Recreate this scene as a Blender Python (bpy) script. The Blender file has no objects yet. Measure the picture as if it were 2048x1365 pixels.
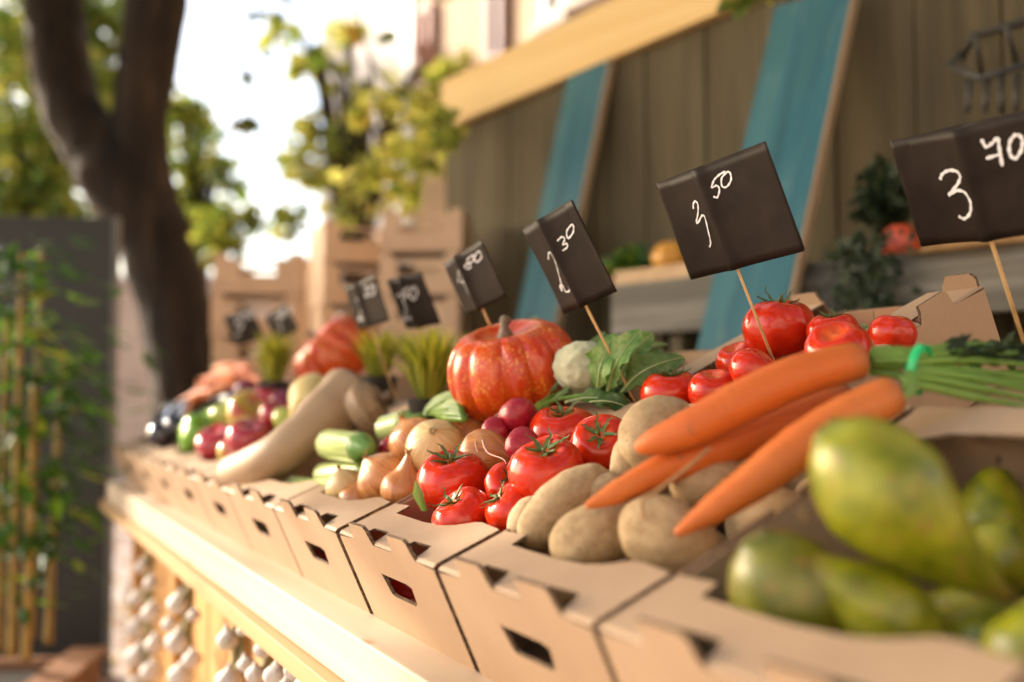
import bpy, bmesh, math, random
from mathutils import Vector, Matrix, Quaternion, noise
from mathutils.geometry import tessellate_polygon

# ------------------------------------------------------------------ scene and camera
sc = bpy.context.scene
COL = sc.collection
rnd = random.Random(7)
H0 = 1.06                                   # camera height above the ground
YAW, FPX, PIT = 0.4983, 1991.0, 0.0549
X0, Z0, TH = .3643, -.1522, .4215           # front top edge of the crates, tilt of the display
C_, S_ = math.cos(TH), math.sin(TH)
FW = Vector((math.sin(YAW)*math.cos(PIT), math.cos(YAW)*math.cos(PIT), math.sin(PIT)))
RT = Vector((math.cos(YAW), -math.sin(YAW), 0))
UP = RT.cross(FW)
CAM = Vector((0, 0, H0))
NRM = Vector((-S_, 0, C_)); TAN = Vector((C_, 0, S_)); YAX = Vector((0, 1, 0)); ZAX = Vector((0, 0, 1))
ORG = Vector((X0, 0, Z0 + H0))
INC = Matrix((TAN, YAX, NRM)).transposed()   # axes of the tilted display


def ray(u, v): return FW + RT*((u-1024)/FPX) + UP*((682.5-v)/FPX)
def at(u, v, d): return CAM + ray(u, v)*d
def inc(s, y, e): return ORG + TAN*s + YAX*y + NRM*e
def spot(u, v, e):
    r = ray(u, v); k = ((ORG + NRM*e - CAM).dot(NRM))/r.dot(NRM)
    return CAM + r*k
def dep(p): return (p-CAM).dot(FW)
def atx(u, v, x):
    r = ray(u, v); return CAM + r*(x/r.x)
def vd(r, u, t): return (RT*r + UP*u - FW*t).normalized()


cam = bpy.data.cameras.new('camera'); camo = bpy.data.objects.new('camera', cam); COL.objects.link(camo)
camo.matrix_world = Matrix.Translation(CAM) @ Matrix((RT, UP, -FW)).transposed().to_4x4()
cam.sensor_width = 36; cam.lens = 35; cam.clip_start = .02; cam.clip_end = 400
cam.dof.use_dof = True; cam.dof.focus_distance = 1.04; cam.dof.aperture_fstop = 1.9
sc.camera = camo

# ------------------------------------------------------------------ materials
def newmat(name):
    m = bpy.data.materials.new(name); m.use_nodes = True
    nt = m.node_tree; b = nt.nodes['Principled BSDF']
    return m, nt, b
def N(nt, t, **kw):
    n = nt.nodes.new(t)
    for k, v in kw.items(): setattr(n, k, v)
    return n
def ramp(nt, stops, inp):
    r = N(nt, 'ShaderNodeValToRGB'); e = r.color_ramp.elements
    while len(e) < len(stops): e.new(.5)
    for i, (p, c) in enumerate(stops):
        e[i].position = p; e[i].color = (*c, 1)
    nt.links.new(inp, r.inputs[0]); return r
def coords(nt, scale=(1, 1, 1), kind='Object', rot=(0, 0, 0)):
    t = N(nt, 'ShaderNodeTexCoord'); mp = N(nt, 'ShaderNodeMapping'); mp.inputs['Scale'].default_value = scale
    mp.inputs['Rotation'].default_value = rot
    nt.links.new(t.outputs[kind], mp.inputs[0]); return mp.outputs[0]
def noisetex(nt, co, sc_=5, det=4, ro=.55, dist=0):
    n = N(nt, 'ShaderNodeTexNoise'); n.inputs['Scale'].default_value = sc_; n.inputs['Detail'].default_value = det
    n.inputs['Roughness'].default_value = ro; n.inputs['Distortion'].default_value = dist
    nt.links.new(co, n.inputs['Vector']); return n.outputs['Fac']
def mixc(nt, fac, a, b, mode='MIX'):
    m = N(nt, 'ShaderNodeMix', data_type='RGBA', blend_type=mode)
    for sock, val in ((m.inputs[0], fac), (m.inputs[6], a), (m.inputs[7], b)):
        if isinstance(val, (int, float)): sock.default_value = val
        elif isinstance(val, tuple): sock.default_value = (*val, 1)
        else: nt.links.new(val, sock)
    return m.outputs[2]
def bump(nt, b, h, strength=.3, dist=.01):
    n = N(nt, 'ShaderNodeBump'); n.inputs['Strength'].default_value = strength; n.inputs['Distance'].default_value = dist
    nt.links.new(h, n.inputs['Height']); nt.links.new(n.outputs[0], b.inputs['Normal'])
def noisy(name, stops, scale=6, rough=.6, stretch=(1, 1, 1), bm=0, bdist=.004, det=5, coat=0, spec=.5, dist=0, rot=(0, 0, 0), ro=.55):
    m, nt, b = newmat(name)
    f = noisetex(nt, coords(nt, stretch, rot=rot), scale, det, ro, dist)
    nt.links.new(ramp(nt, stops, f).outputs[0], b.inputs['Base Color'])
    b.inputs['Roughness'].default_value = rough; b.inputs['Coat Weight'].default_value = coat
    b.inputs['Specular IOR Level'].default_value = spec; b.inputs['Coat Roughness'].default_value = .12
    if bm: bump(nt, b, f, bm, bdist)
    return m
def objrand(nt):
    return N(nt, 'ShaderNodeObjectInfo').outputs['Random']

def m_tomato():
    m, nt, b = newmat('tomato_skin')
    co = coords(nt); sep = N(nt, 'ShaderNodeSeparateXYZ'); nt.links.new(co, sep.inputs[0])
    f = noisetex(nt, co, 2.2, 3)
    base = ramp(nt, [(.3, (.52, .020, .005)), (.6, (.60, .032, .006)), (.85, (.64, .055, .008))], f).outputs[0]
    top = N(nt, 'ShaderNodeMapRange'); top.inputs[1].default_value = .50; top.inputs[2].default_value = .78
    nt.links.new(sep.outputs[2], top.inputs[0])
    ln = N(nt, 'ShaderNodeVectorMath', operation='LENGTH'); fl = N(nt, 'ShaderNodeCombineXYZ')
    nt.links.new(sep.outputs[0], fl.inputs[0]); nt.links.new(sep.outputs[1], fl.inputs[1]); nt.links.new(fl.outputs[0], ln.inputs[0])
    rr = N(nt, 'ShaderNodeMapRange'); rr.inputs[1].default_value = .5; rr.inputs[2].default_value = .1
    nt.links.new(ln.outputs['Value'], rr.inputs[0])
    gz = N(nt, 'ShaderNodeMath', operation='GREATER_THAN'); gz.inputs[1].default_value = 0; nt.links.new(sep.outputs[2], gz.inputs[0])
    mu = N(nt, 'ShaderNodeMath', operation='MULTIPLY'); nt.links.new(rr.outputs[0], mu.inputs[0]); nt.links.new(gz.outputs[0], mu.inputs[1])
    mu2 = N(nt, 'ShaderNodeMath', operation='MULTIPLY'); mu2.inputs[1].default_value = .55; nt.links.new(mu.outputs[0], mu2.inputs[0])
    c = mixc(nt, mu2.outputs[0], base, (.75, .20, .03))
    sp = noisetex(nt, co, 38, 2); spk = ramp(nt, [(.68, (0, 0, 0)), (.76, (1, 1, 1))], sp)
    sm = N(nt, 'ShaderNodeMath', operation='MULTIPLY'); sm.inputs[1].default_value = .06; nt.links.new(spk.outputs[0], sm.inputs[0])
    c = mixc(nt, sm.outputs[0], c, (.75, .16, .05))
    nt.links.new(c, b.inputs['Base Color'])
    b.inputs['Roughness'].default_value = .16; b.inputs['Coat Weight'].default_value = .1; b.inputs['Coat Roughness'].default_value = .05; b.inputs['Specular IOR Level'].default_value = .42
    bump(nt, b, noisetex(nt, co, 2.0, 1), .02, .05)
    return m

def m_card(name, dark=1.0):                      # kraft cardboard
    m, nt, b = newmat(name)
    co = coords(nt)
    big = noisetex(nt, co, 9, 3); fine = noisetex(nt, coords(nt, (1, 1, 1)), 420, 2)
    flute = N(nt, 'ShaderNodeTexWave', wave_type='BANDS', bands_direction='Y'); flute.inputs['Scale'].default_value = 60
    flute.inputs['Distortion'].default_value = .4
    nt.links.new(co, flute.inputs['Vector'])
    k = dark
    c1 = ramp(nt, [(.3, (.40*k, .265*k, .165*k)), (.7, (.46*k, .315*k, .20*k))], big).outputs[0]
    sp = ramp(nt, [(.30, (1, 1, 1)), (.40, (0, 0, 0))], fine)
    sm = N(nt, 'ShaderNodeMath', operation='MULTIPLY'); sm.inputs[1].default_value = .22; nt.links.new(sp.outputs[0], sm.inputs[0])
    c1 = mixc(nt, sm.outputs[0], c1, (.30*k, .18*k, .10*k))
    scu = noisetex(nt, coords(nt, (1, 6, 1)), 22, 4, .7); scr = ramp(nt, [(.60, (0, 0, 0)), (.75, (1, 1, 1))], scu)
    s3 = N(nt, 'ShaderNodeMath', operation='MULTIPLY'); s3.inputs[1].default_value = .25; nt.links.new(scr.outputs[0], s3.inputs[0])
    c1 = mixc(nt, s3.outputs[0], c1, (.58*k, .42*k, .29*k))
    nt.links.new(c1, b.inputs['Base Color']); b.inputs['Roughness'].default_value = .55; b.inputs['Specular IOR Level'].default_value = .35
    bump(nt, b, flute.outputs['Fac'], .05, .0006)
    return m

def m_leaf(name, stops, trans=.5, rough=.5):
    m, nt, b = newmat(name); nt.nodes.remove(b)
    g = N(nt, 'ShaderNodeNewGeometry')
    r = ramp(nt, stops, g.outputs['Random Per Island'])
    d = N(nt, 'ShaderNodeBsdfPrincipled'); d.inputs['Roughness'].default_value = rough
    t = N(nt, 'ShaderNodeBsdfTranslucent'); mx = N(nt, 'ShaderNodeMixShader'); mx.inputs[0].default_value = trans
    hs = N(nt, 'ShaderNodeHueSaturation'); hs.inputs['Value'].default_value = 1.9; hs.inputs['Hue'].default_value = .485
    nt.links.new(r.outputs[0], hs.inputs['Color']); nt.links.new(hs.outputs[0], t.inputs[0])
    nt.links.new(r.outputs[0], d.inputs['Base Color'])
    nt.links.new(d.outputs[0], mx.inputs[1]); nt.links.new(t.outputs[0], mx.inputs[2])
    nt.links.new(mx.outputs[0], nt.nodes['Material Output'].inputs[0])
    return m

def m_wood(name, stops, axis='Y', scale=3.0, rough=.55, bm=.15, knots=False):
    m, nt, b = newmat(name)
    st = {'X': (.6, 9, 9), 'Y': (9, .6, 9), 'Z': (9, 9, .6)}[axis]
    co = coords(nt, st)
    f = noisetex(nt, co, scale, 6, .6, .7)
    c = ramp(nt, stops, f).outputs[0]
    if knots:
        v = N(nt, 'ShaderNodeTexVoronoi'); v.inputs['Scale'].default_value = 2.6; v.inputs['Randomness'].default_value = 1
        nt.links.new(coords(nt, {'X': (1.5, 3.2, 3.2), 'Y': (3.2, 1.5, 3.2), 'Z': (3.2, 3.2, 1.5)}[axis]), v.inputs['Vector'])
        kr = ramp(nt, [(.03, (1, 1, 1)), (.075, (0, 0, 0))], v.outputs['Distance'])
        s = N(nt, 'ShaderNodeMath', operation='MULTIPLY'); s.inputs[1].default_value = .75; nt.links.new(kr.outputs[0], s.inputs[0])
        c = mixc(nt, s.outputs[0], c, (.30, .13, .05))
    nt.links.new(c, b.inputs['Base Color']); b.inputs['Roughness'].default_value = rough; b.inputs['Specular IOR Level'].default_value = .3
    bump(nt, b, f, bm, .003)
    return m

M = {}
M['tomato'] = m_tomato()
M['kraft'] = m_card('kraft_cardboard')
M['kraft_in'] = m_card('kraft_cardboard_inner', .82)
M['kraft_pale'] = m_card('pale_kraft_cardboard', 1.45)
M['edge'] = noisy('corrugated_edge', [(.35, (.05, .03, .018)), (.62, (.22, .14, .08))], 260, .9, (1, 1, 1))
M['calyx'] = noisy('calyx_green', [(.3, (.055, .095, .018)), (.7, (.17, .21, .06))], 9, .65)
M['card_black'] = noisy('black_card', [(.3, (.014, .010, .0075)), (.7, (.028, .0195, .0145))], 26, .5, bm=.3, bdist=.003, spec=.14)
M['chalk'] = noisy('white_marker', [(.3, (.66, .66, .68)), (.7, (.85, .85, .85))], 120, .6)
M['stick'] = noisy('bamboo_stick', [(.3, (.55, .33, .12)), (.7, (.70, .48, .22))], 60, .5, (1, 1, .05))
M['pine_top'] = m_wood('pine_board', [(.25, (.46, .34, .23)), (.5, (.57, .45, .33)), (.8, (.63, .52, .41))], 'Y', 2.2, .5, .12, True)
M['pine_face'] = m_wood('pine_face', [(.25, (.42, .25, .12)), (.5, (.52, .34, .18)), (.8, (.58, .40, .23))], 'Y', 2.2, .55, .15, True)
M['pine_dark'] = m_wood('pine_lip', [(.25, (.34, .19, .08)), (.5, (.46, .29, .14)), (.8, (.52, .34, .18))], 'Y', 3, .6, .2)
M['skirt'] = m_wood('skirt_boards', [(.25, (.40, .19, .06)), (.5, (.52, .28, .10)), (.8, (.58, .35, .15))], 'Z', 2.4, .6, .2, True)
M['carrot'] = noisy('carrot_skin', [(.28, (.46, .085, .010)), (.5, (.62, .135, .014)), (.75, (.68, .20, .04))], 3.2, .55, (1, 1, 1), .18, .02, 6)
def m_carrot():
    m = M['carrot']; nt = m.node_tree; b = nt.nodes['Principled BSDF']
    at_ = N(nt, 'ShaderNodeAttribute', attribute_name='along'); old = b.inputs['Base Color'].links[0].from_socket
    cr = ramp(nt, [(.0, (1, 1, 1)), (.05, (.55, .55, .55)), (.13, (0, 0, 0))], at_.outputs['Fac'])
    c = mixc(nt, cr.outputs[0], old, (.17, .075, .02))
    co = coords(nt, (1, 1, 1)); n0 = noisetex(nt, co, 30, 2); mu = N(nt, 'ShaderNodeMath', operation='MULTIPLY'); mu.inputs[1].default_value = 90; nt.links.new(at_.outputs['Fac'], mu.inputs[0])
    cb = N(nt, 'ShaderNodeCombineXYZ'); nt.links.new(mu.outputs[0], cb.inputs[0]); nt.links.new(n0, cb.inputs[1])
    ring = noisetex(nt, cb.outputs[0], 1.0, 3, .7); rr = ramp(nt, [(.30, (1, 1, 1)), (.40, (0, 0, 0))], ring); s = N(nt, 'ShaderNodeMath', operation='MULTIPLY'); s.inputs[1].default_value = .45; nt.links.new(rr.outputs[0], s.inputs[0])
    c = mixc(nt, s.outputs[0], c, (.40, .07, .012)); sp = noisetex(nt, co, 90, 3); sr = ramp(nt, [(.64, (0, 0, 0)), (.72, (1, 1, 1))], sp); s2 = N(nt, 'ShaderNodeMath', operation='MULTIPLY'); s2.inputs[1].default_value = .5; nt.links.new(sr.outputs[0], s2.inputs[0])
    c = mixc(nt, s2.outputs[0], c, (.30, .10, .03)); nt.links.new(c, b.inputs['Base Color']); bump(nt, b, ring, .5, .0012)
m_carrot()
M['carrot_top'] = noisy('carrot_crown', [(.3, (.17, .085, .03)), (.7, (.42, .15, .035))], 30, .6)
M['stem'] = noisy('leaf_stem', [(.3, (.075, .17, .014)), (.7, (.19, .32, .045))], 14, .38)
M['band'] = noisy('green_rubber', [(.3, (.01, .42, .12)), (.7, (.02, .50, .16))], 8, .35)
M['potato'] = None
M['onion'] = None
M['radish'] = noisy('radish_skin', [(.25, (.24, .008, .018)), (.5, (.36, .012, .028)), (.8, (.46, .04, .06))], 4, .33, bm=.15, bdist=.02)
M['radish_root'] = noisy('radish_root', [(.3, (.45, .22, .18)), (.7, (.62, .42, .32))], 20, .6)
M['pumpkin'] = None
M['pumpkin_stem'] = noisy('pumpkin_stem', [(.3, (.10, .055, .03)), (.7, (.22, .15, .085))], 9, .45, (3, 3, .6), .4, .02)
M['butternut'] = noisy('butternut_skin', [(.28, (.24, .145, .075)), (.5, (.335, .22, .125)), (.75, (.40, .275, .165))], 5, .5, (1, 1, .5), .25, .01, 6)
M['pale_squash'] = noisy('pale_squash_skin', [(.3, (.60, .44, .15)), (.7, (.72, .57, .24))], 4, .42, bm=.1)
M['zucchini'] = noisy('zucchini_skin', [(.3, (.26, .38, .08)), (.5, (.42, .53, .17)), (.7, (.54, .62, .29))], 7, .22, (1, 1, .25), coat=.4)
M['zucchini_dark'] = noisy('zucchini_tip', [(.3, (.07, .20, .03)), (.7, (.20, .36, .08))], 9, .35)
M['cauli'] = noisy('cauliflower_curd', [(.3, (.60, .60, .36)), (.7, (.74, .73, .50))], 24, .7, bm=.6, bdist=.01)
M['apple_red'] = noisy('apple_red', [(.25, (.26, .010, .022)), (.55, (.42, .025, .045)), (.8, (.50, .14, .10))], 3.0, .17, (2, 2, .5), coat=.4)
M['apple_mix'] = noisy('apple_mixed', [(.38, (.42, .035, .02)), (.5, (.48, .28, .04)), (.62, (.46, .50, .07))], 1.5, .17, coat=.4)
M['apple_green'] = noisy('apple_green', [(.3, (.33, .42, .05)), (.7, (.50, .54, .11))], 3, .17, coat=.4)
M['pepper_green'] = noisy('green_pepper', [(.3, (.10, .33, .015)), (.7, (.24, .48, .04))], 3, .15, coat=.5)
M['eggplant'] = noisy('eggplant_skin', [(.3, (.008, .006, .014)), (.7, (.016, .010, .028))], 3, .08, coat=.8)
M['beet'] = noisy('beetroot_skin', [(.3, (.13, .01, .045)), (.7, (.24, .02, .075))], 4, .35)
M['garlic'] = noisy('garlic_skin', [(.3, (.34, .26, .22)), (.48, (.54, .50, .46)), (.75, (.68, .64, .61))], 4, .5, (6, 6, .6), .2, .01)
M['garlic_stem'] = noisy('garlic_braid', [(.3, (.16, .15, .055)), (.7, (.40, .34, .19))], 18, .75)
M['iron'] = noisy('dark_iron', [(.3, (.018, .018, .016)), (.7, (.035, .033, .028))], 20, .5)
M['teal'] = m_wood('teal_paint', [(.24, (.010, .055, .072)), (.46, (.020, .110, .148)), (.63, (.04, .145, .165)), (.85, (.11, .17, .13))], 'Z', 1.5, .6, .2)
def worn(m):
    nt = m.node_tree; b = nt.nodes['Principled BSDF']; old = b.inputs['Base Color'].links[0].from_socket
    f = noisetex(nt, coords(nt, (14, 14, 1.6)), 2.2, 6, .7, .4); r_ = ramp(nt, [(.56, (0, 0, 0)), (.70, (1, 1, 1))], f); k = N(nt, 'ShaderNodeMath', operation='MULTIPLY'); k.inputs[1].default_value = .55; nt.links.new(r_.outputs[0], k.inputs[0])
    c = mixc(nt, k.outputs[0], old, (.20, .27, .24)); g_ = noisetex(nt, coords(nt, (3, 3, .9)), 1.3, 3); gr = ramp(nt, [(.50, (0, 0, 0)), (.68, (1, 1, 1))], g_); k2 = N(nt, 'ShaderNodeMath', operation='MULTIPLY'); k2.inputs[1].default_value = .6; nt.links.new(gr.outputs[0], k2.inputs[0])
    c = mixc(nt, k2.outputs[0], c, (.045, .125, .09)); f3 = noisetex(nt, coords(nt, (22, 22, 5)), 3, 5, .7); r3 = ramp(nt, [(.66, (0, 0, 0)), (.71, (1, 1, 1))], f3)
    nt.links.new(mixc(nt, r3.outputs[0], c, (.13, .09, .055)), b.inputs['Base Color'])
worn(M['teal'])
M['rawedge'] = m_wood('raw_plank_edge', [(.25, (.28, .19, .11)), (.8, (.48, .36, .24))], 'Z', 2, .7, .2)
M['hut'] = m_wood('old_brown_boards', [(.25, (.044, .034, .016)), (.5, (.092, .072, .035)), (.8, (.155, .125, .070))], 'Z', 1.6, .75, .3)
M['hutgap'] = noisy('board_gap', [(.3, (.02, .014, .008)), (.7, (.035, .025, .014))], 8, .9)
M['fascia'] = m_wood('yellow_fascia', [(.25, (.74, .48, .18)), (.8, (.84, .62, .28))], 'X', 2, .55, .1)
M['greywood'] = m_wood('weathered_grey_board', [(.25, (.06, .054, .042)), (.5, (.15, .138, .112)), (.75, (.32, .30, .26))], 'X', 2.0, .75, .3)
M['panel'] = noisy('dark_panel', [(.3, (.015, .016, .0125)), (.7, (.024, .025, .020))], 2, .55, (1, 1, .4))
M['panel_edge'] = noisy('panel_edge', [(.3, (.10, .10, .09)), (.7, (.15, .15, .14))], 6, .6)
M['bark'] = noisy('tree_bark', [(.3, (.008, .0045, .002)), (.5, (.024, .014, .007)), (.72, (.062, .038, .021))], 5, .9, (2.2, 2.2, .5), .9, .04, 7)
M['bamboo'] = noisy('bamboo_cane', [(.3, (.24, .14, .025)), (.7, (.40, .27, .06))], 5, .5, (1, 1, 3))
M['planter'] = m_wood('planter_wood', [(.25, (.26, .13, .07)), (.8, (.40, .22, .13))], 'X', 2, .7, .2)
M['soil'] = noisy('soil', [(.3, (.012, .009, .006)), (.7, (.035, .025, .015))], 30, .95, bm=.5)
M['plaster'] = noisy('peach_plaster', [(.3, (.60, .42, .28)), (.7, (.70, .52, .37))], 1.4, .85, (1, 1, .6))
M['plaster_pale'] = noisy('pale_plaster', [(.3, (.66, .60, .55)), (.7, (.76, .70, .66))], 1.4, .85)
M['bounce_plaster'] = noisy('bounce_plaster', [(.3, (.44, .39, .34)), (.7, (.54, .48, .43))], 1.4, .85)
M['white'] = noisy('white_paint', [(.3, (.78, .77, .75)), (.7, (.84, .83, .82))], 2, .5)
M['redpaint'] = noisy('dark_red_paint', [(.3, (.10, .012, .010)), (.7, (.16, .022, .016))], 3, .5, (2, 2, .5))
M['rust'] = noisy('red_brown_paint', [(.3, (.26, .065, .022)), (.7, (.34, .10, .04))], 3, .55, (2, 2, .5))
M['glass'] = noisy('window_glass', [(.3, (.10, .13, .14)), (.7, (.16, .20, .21))], 2, .08)
M['garden_wall'] = noisy('garden_wall_render', [(.3, (.40, .29, .22)), (.7, (.54, .41, .32))], 1.2, .9)
M['leaf_tree'] = m_leaf('tree_leaves', [(0, (.035, .075, .008)), (.5, (.075, .12, .014)), (.85, (.15, .17, .02)), (1, (.26, .19, .02))], .5)
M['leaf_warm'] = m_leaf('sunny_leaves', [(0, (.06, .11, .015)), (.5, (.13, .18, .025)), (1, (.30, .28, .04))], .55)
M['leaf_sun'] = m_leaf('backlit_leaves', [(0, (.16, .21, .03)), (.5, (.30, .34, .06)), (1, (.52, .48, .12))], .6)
M['leaf_bamboo'] = m_leaf('bamboo_leaves', [(0, (.018, .055, .007)), (.6, (.042, .125, .011)), (.85, (.11, .21, .015)), (1, (.34, .34, .02))], .4)
def m_blade(name, stops):
    m, nt, b = newmat(name); co = coords(nt, (1, 1, 1), 'Generated'); f = noisetex(nt, co, 3.5, 5, .65); r_ = ramp(nt, stops, f)
    hs = N(nt, 'ShaderNodeHueSaturation'); ad = N(nt, 'ShaderNodeMath', operation='MULTIPLY_ADD'); ad.inputs[1].default_value = .7; ad.inputs[2].default_value = .65; nt.links.new(objrand(nt), ad.inputs[0]); nt.links.new(ad.outputs[0], hs.inputs['Value']); nt.links.new(r_.outputs[0], hs.inputs['Color'])
    t = N(nt, 'ShaderNodeBsdfTranslucent'); mx = N(nt, 'ShaderNodeMixShader'); mx.inputs[0].default_value = .3; nt.links.new(hs.outputs[0], b.inputs['Base Color']); nt.links.new(hs.outputs[0], t.inputs[0])
    b.inputs['Roughness'].default_value = .42; bump(nt, b, noisetex(nt, co, 14, 4), .5, .004)
    nt.links.new(b.outputs[0], mx.inputs[1]); nt.links.new(t.outputs[0], mx.inputs[2]); nt.links.new(mx.outputs[0], nt.nodes['Material Output'].inputs[0]); return m
M['blade_radish'] = m_blade('radish_leaf_blade', [(.3, (.035, .10, .015)), (.5, (.075, .17, .03)), (.72, (.18, .27, .07))])
M['blade_cauli'] = m_blade('cauliflower_leaf_blade', [(.3, (.08, .20, .04)), (.5, (.16, .30, .07)), (.72, (.34, .44, .18))])
M['leaf_rib'] = noisy('pale_leaf_rib', [(.3, (.30, .40, .15)), (.7, (.44, .50, .24))], 20, .5)
M['leaf_dark'] = m_leaf('dark_leaves', [(0, (.008, .018, .006)), (1, (.03, .055, .014))], .3)
M['leaf_green'] = m_leaf('salad_leaves', [(0, (.05, .13, .018)), (.5, (.10, .21, .035)), (1, (.22, .34, .08))], .35, .4)
M['grass_yel'] = m_leaf('grass_blades', [(0, (.11, .15, .012)), (.5, (.28, .30, .02)), (1, (.48, .44, .05))], .45)
M['leaf_fallen'] = m_leaf('fallen_leaves', [(0, (.14, .065, .03)), (.5, (.30, .15, .07)), (.8, (.40, .22, .10)), (1, (.50, .32, .05))], .2, .7)
M['wicker'] = noisy('wicker', [(.3, (.26, .14, .05)), (.7, (.46, .28, .11))], 40, .7, (1, 1, 4), .5, .01)
M['orange'] = noisy('orange_gourd', [(.3, (.60, .24, .02)), (.7, (.70, .36, .05))], 3, .4)
M['redfruit'] = noisy('red_fruit', [(.3, (.46, .045, .015)), (.7, (.56, .09, .03))], 3, .35)

def m_potato():
    m, nt, b = newmat('potato_skin'); co = coords(nt)
    f = noisetex(nt, co, 3, 6, .6); f2 = noisetex(nt, co, 26, 3, .6)
    c = ramp(nt, [(.28, (.34, .215, .10)), (.5, (.46, .315, .16)), (.72, (.54, .39, .22))], f).outputs[0]
    sp = ramp(nt, [(.30, (1, 1, 1)), (.39, (0, 0, 0))], f2); s = N(nt, 'ShaderNodeMath', operation='MULTIPLY'); s.inputs[1].default_value = .65
    nt.links.new(sp.outputs[0], s.inputs[0])
    c = mixc(nt, s.outputs[0], c, (.13, .075, .035))
    v = N(nt, 'ShaderNodeTexVoronoi'); v.inputs['Scale'].default_value = 2.1; nt.links.new(co, v.inputs['Vector'])
    er = ramp(nt, [(.06, (1, 1, 1)), (.13, (0, 0, 0))], v.outputs['Distance']); s2 = N(nt, 'ShaderNodeMath', operation='MULTIPLY'); s2.inputs[1].default_value = .6
    nt.links.new(er.outputs[0], s2.inputs[0]); c = mixc(nt, s2.outputs[0], c, (.17, .10, .05))
    nt.links.new(c, b.inputs['Base Color']); b.inputs['Roughness'].default_value = .62; b.inputs['Specular IOR Level'].default_value = .35
    bump(nt, b, f2, .25, .03)
    return m
M['potato'] = m_potato()

def m_polar(name, n, stops, rough, coat=0, zs=1.2, warp=.5, bm=.2, sc_=1.0):   # streaks that run from pole to pole
    m, nt, b = newmat(name); co = coords(nt)
    nz = N(nt, 'ShaderNodeVectorMath', operation='NORMALIZE'); sp = N(nt, 'ShaderNodeSeparateXYZ'); nt.links.new(co, sp.inputs[0])
    cb = N(nt, 'ShaderNodeCombineXYZ'); nt.links.new(sp.outputs[0], cb.inputs[0]); nt.links.new(sp.outputs[1], cb.inputs[1])
    nt.links.new(cb.outputs[0], nz.inputs[0])
    sc2 = N(nt, 'ShaderNodeVectorMath', operation='SCALE'); sc2.inputs['Scale'].default_value = n; nt.links.new(nz.outputs[0], sc2.inputs[0])
    zz = N(nt, 'ShaderNodeMath', operation='MULTIPLY'); zz.inputs[1].default_value = zs; nt.links.new(sp.outputs[2], zz.inputs[0])
    c2 = N(nt, 'ShaderNodeCombineXYZ'); nt.links.new(zz.outputs[0], c2.inputs[2])
    ad = N(nt, 'ShaderNodeVectorMath', operation='ADD'); nt.links.new(sc2.outputs[0], ad.inputs[0]); nt.links.new(c2.outputs[0], ad.inputs[1])
    f = noisetex(nt, ad.outputs[0], sc_, 4, .6, warp)
    nt.links.new(ramp(nt, stops, f).outputs[0], b.inputs['Base Color'])
    b.inputs['Roughness'].default_value = rough; b.inputs['Coat Weight'].default_value = coat; b.inputs['Coat Roughness'].default_value = .15
    bump(nt, b, f, bm, .02)
    return m, nt, b
M['onion'] = m_polar('onion_skin', 6, [(.25, (.36, .11, .03)), (.5, (.54, .215, .06)), (.75, (.66, .35, .125))], .24, .35)[0]
M['onion_pale'] = m_polar('onion_pale', 6, [(.25, (.50, .27, .085)), (.5, (.62, .42, .17)), (.75, (.72, .58, .31))], .3, .25)[0]
M['onion_tip'] = noisy('onion_tip', [(.3, (.25, .13, .05)), (.7, (.50, .30, .13))], 12, .7, (4, 4, 1))
def m_pumpkin():
    m, nt, b = m_polar('pumpkin_skin', 5, [(.25, (.46, .022, .005)), (.5, (.60, .052, .007)), (.72, (.64, .12, .010))], .2, .2, 1.4, .6, .15)
    co = coords(nt); f2 = noisetex(nt, co, 20, 3, .6, .3)
    sp = ramp(nt, [(.54, (0, 0, 0)), (.64, (1, 1, 1))], f2)
    big = noisetex(nt, co, 2.5, 2); br = ramp(nt, [(.42, (0, 0, 0)), (.62, (1, 1, 1))], big)
    mm = N(nt, 'ShaderNodeMath', operation='MULTIPLY'); nt.links.new(sp.outputs[0], mm.inputs[0]); nt.links.new(br.outputs[0], mm.inputs[1])
    old = b.inputs['Base Color'].links[0].from_socket
    nt.links.new(mixc(nt, mm.outputs[0], old, (.80, .36, .03)), b.inputs['Base Color'])
    return m
M['pumpkin'] = m_pumpkin()
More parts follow.
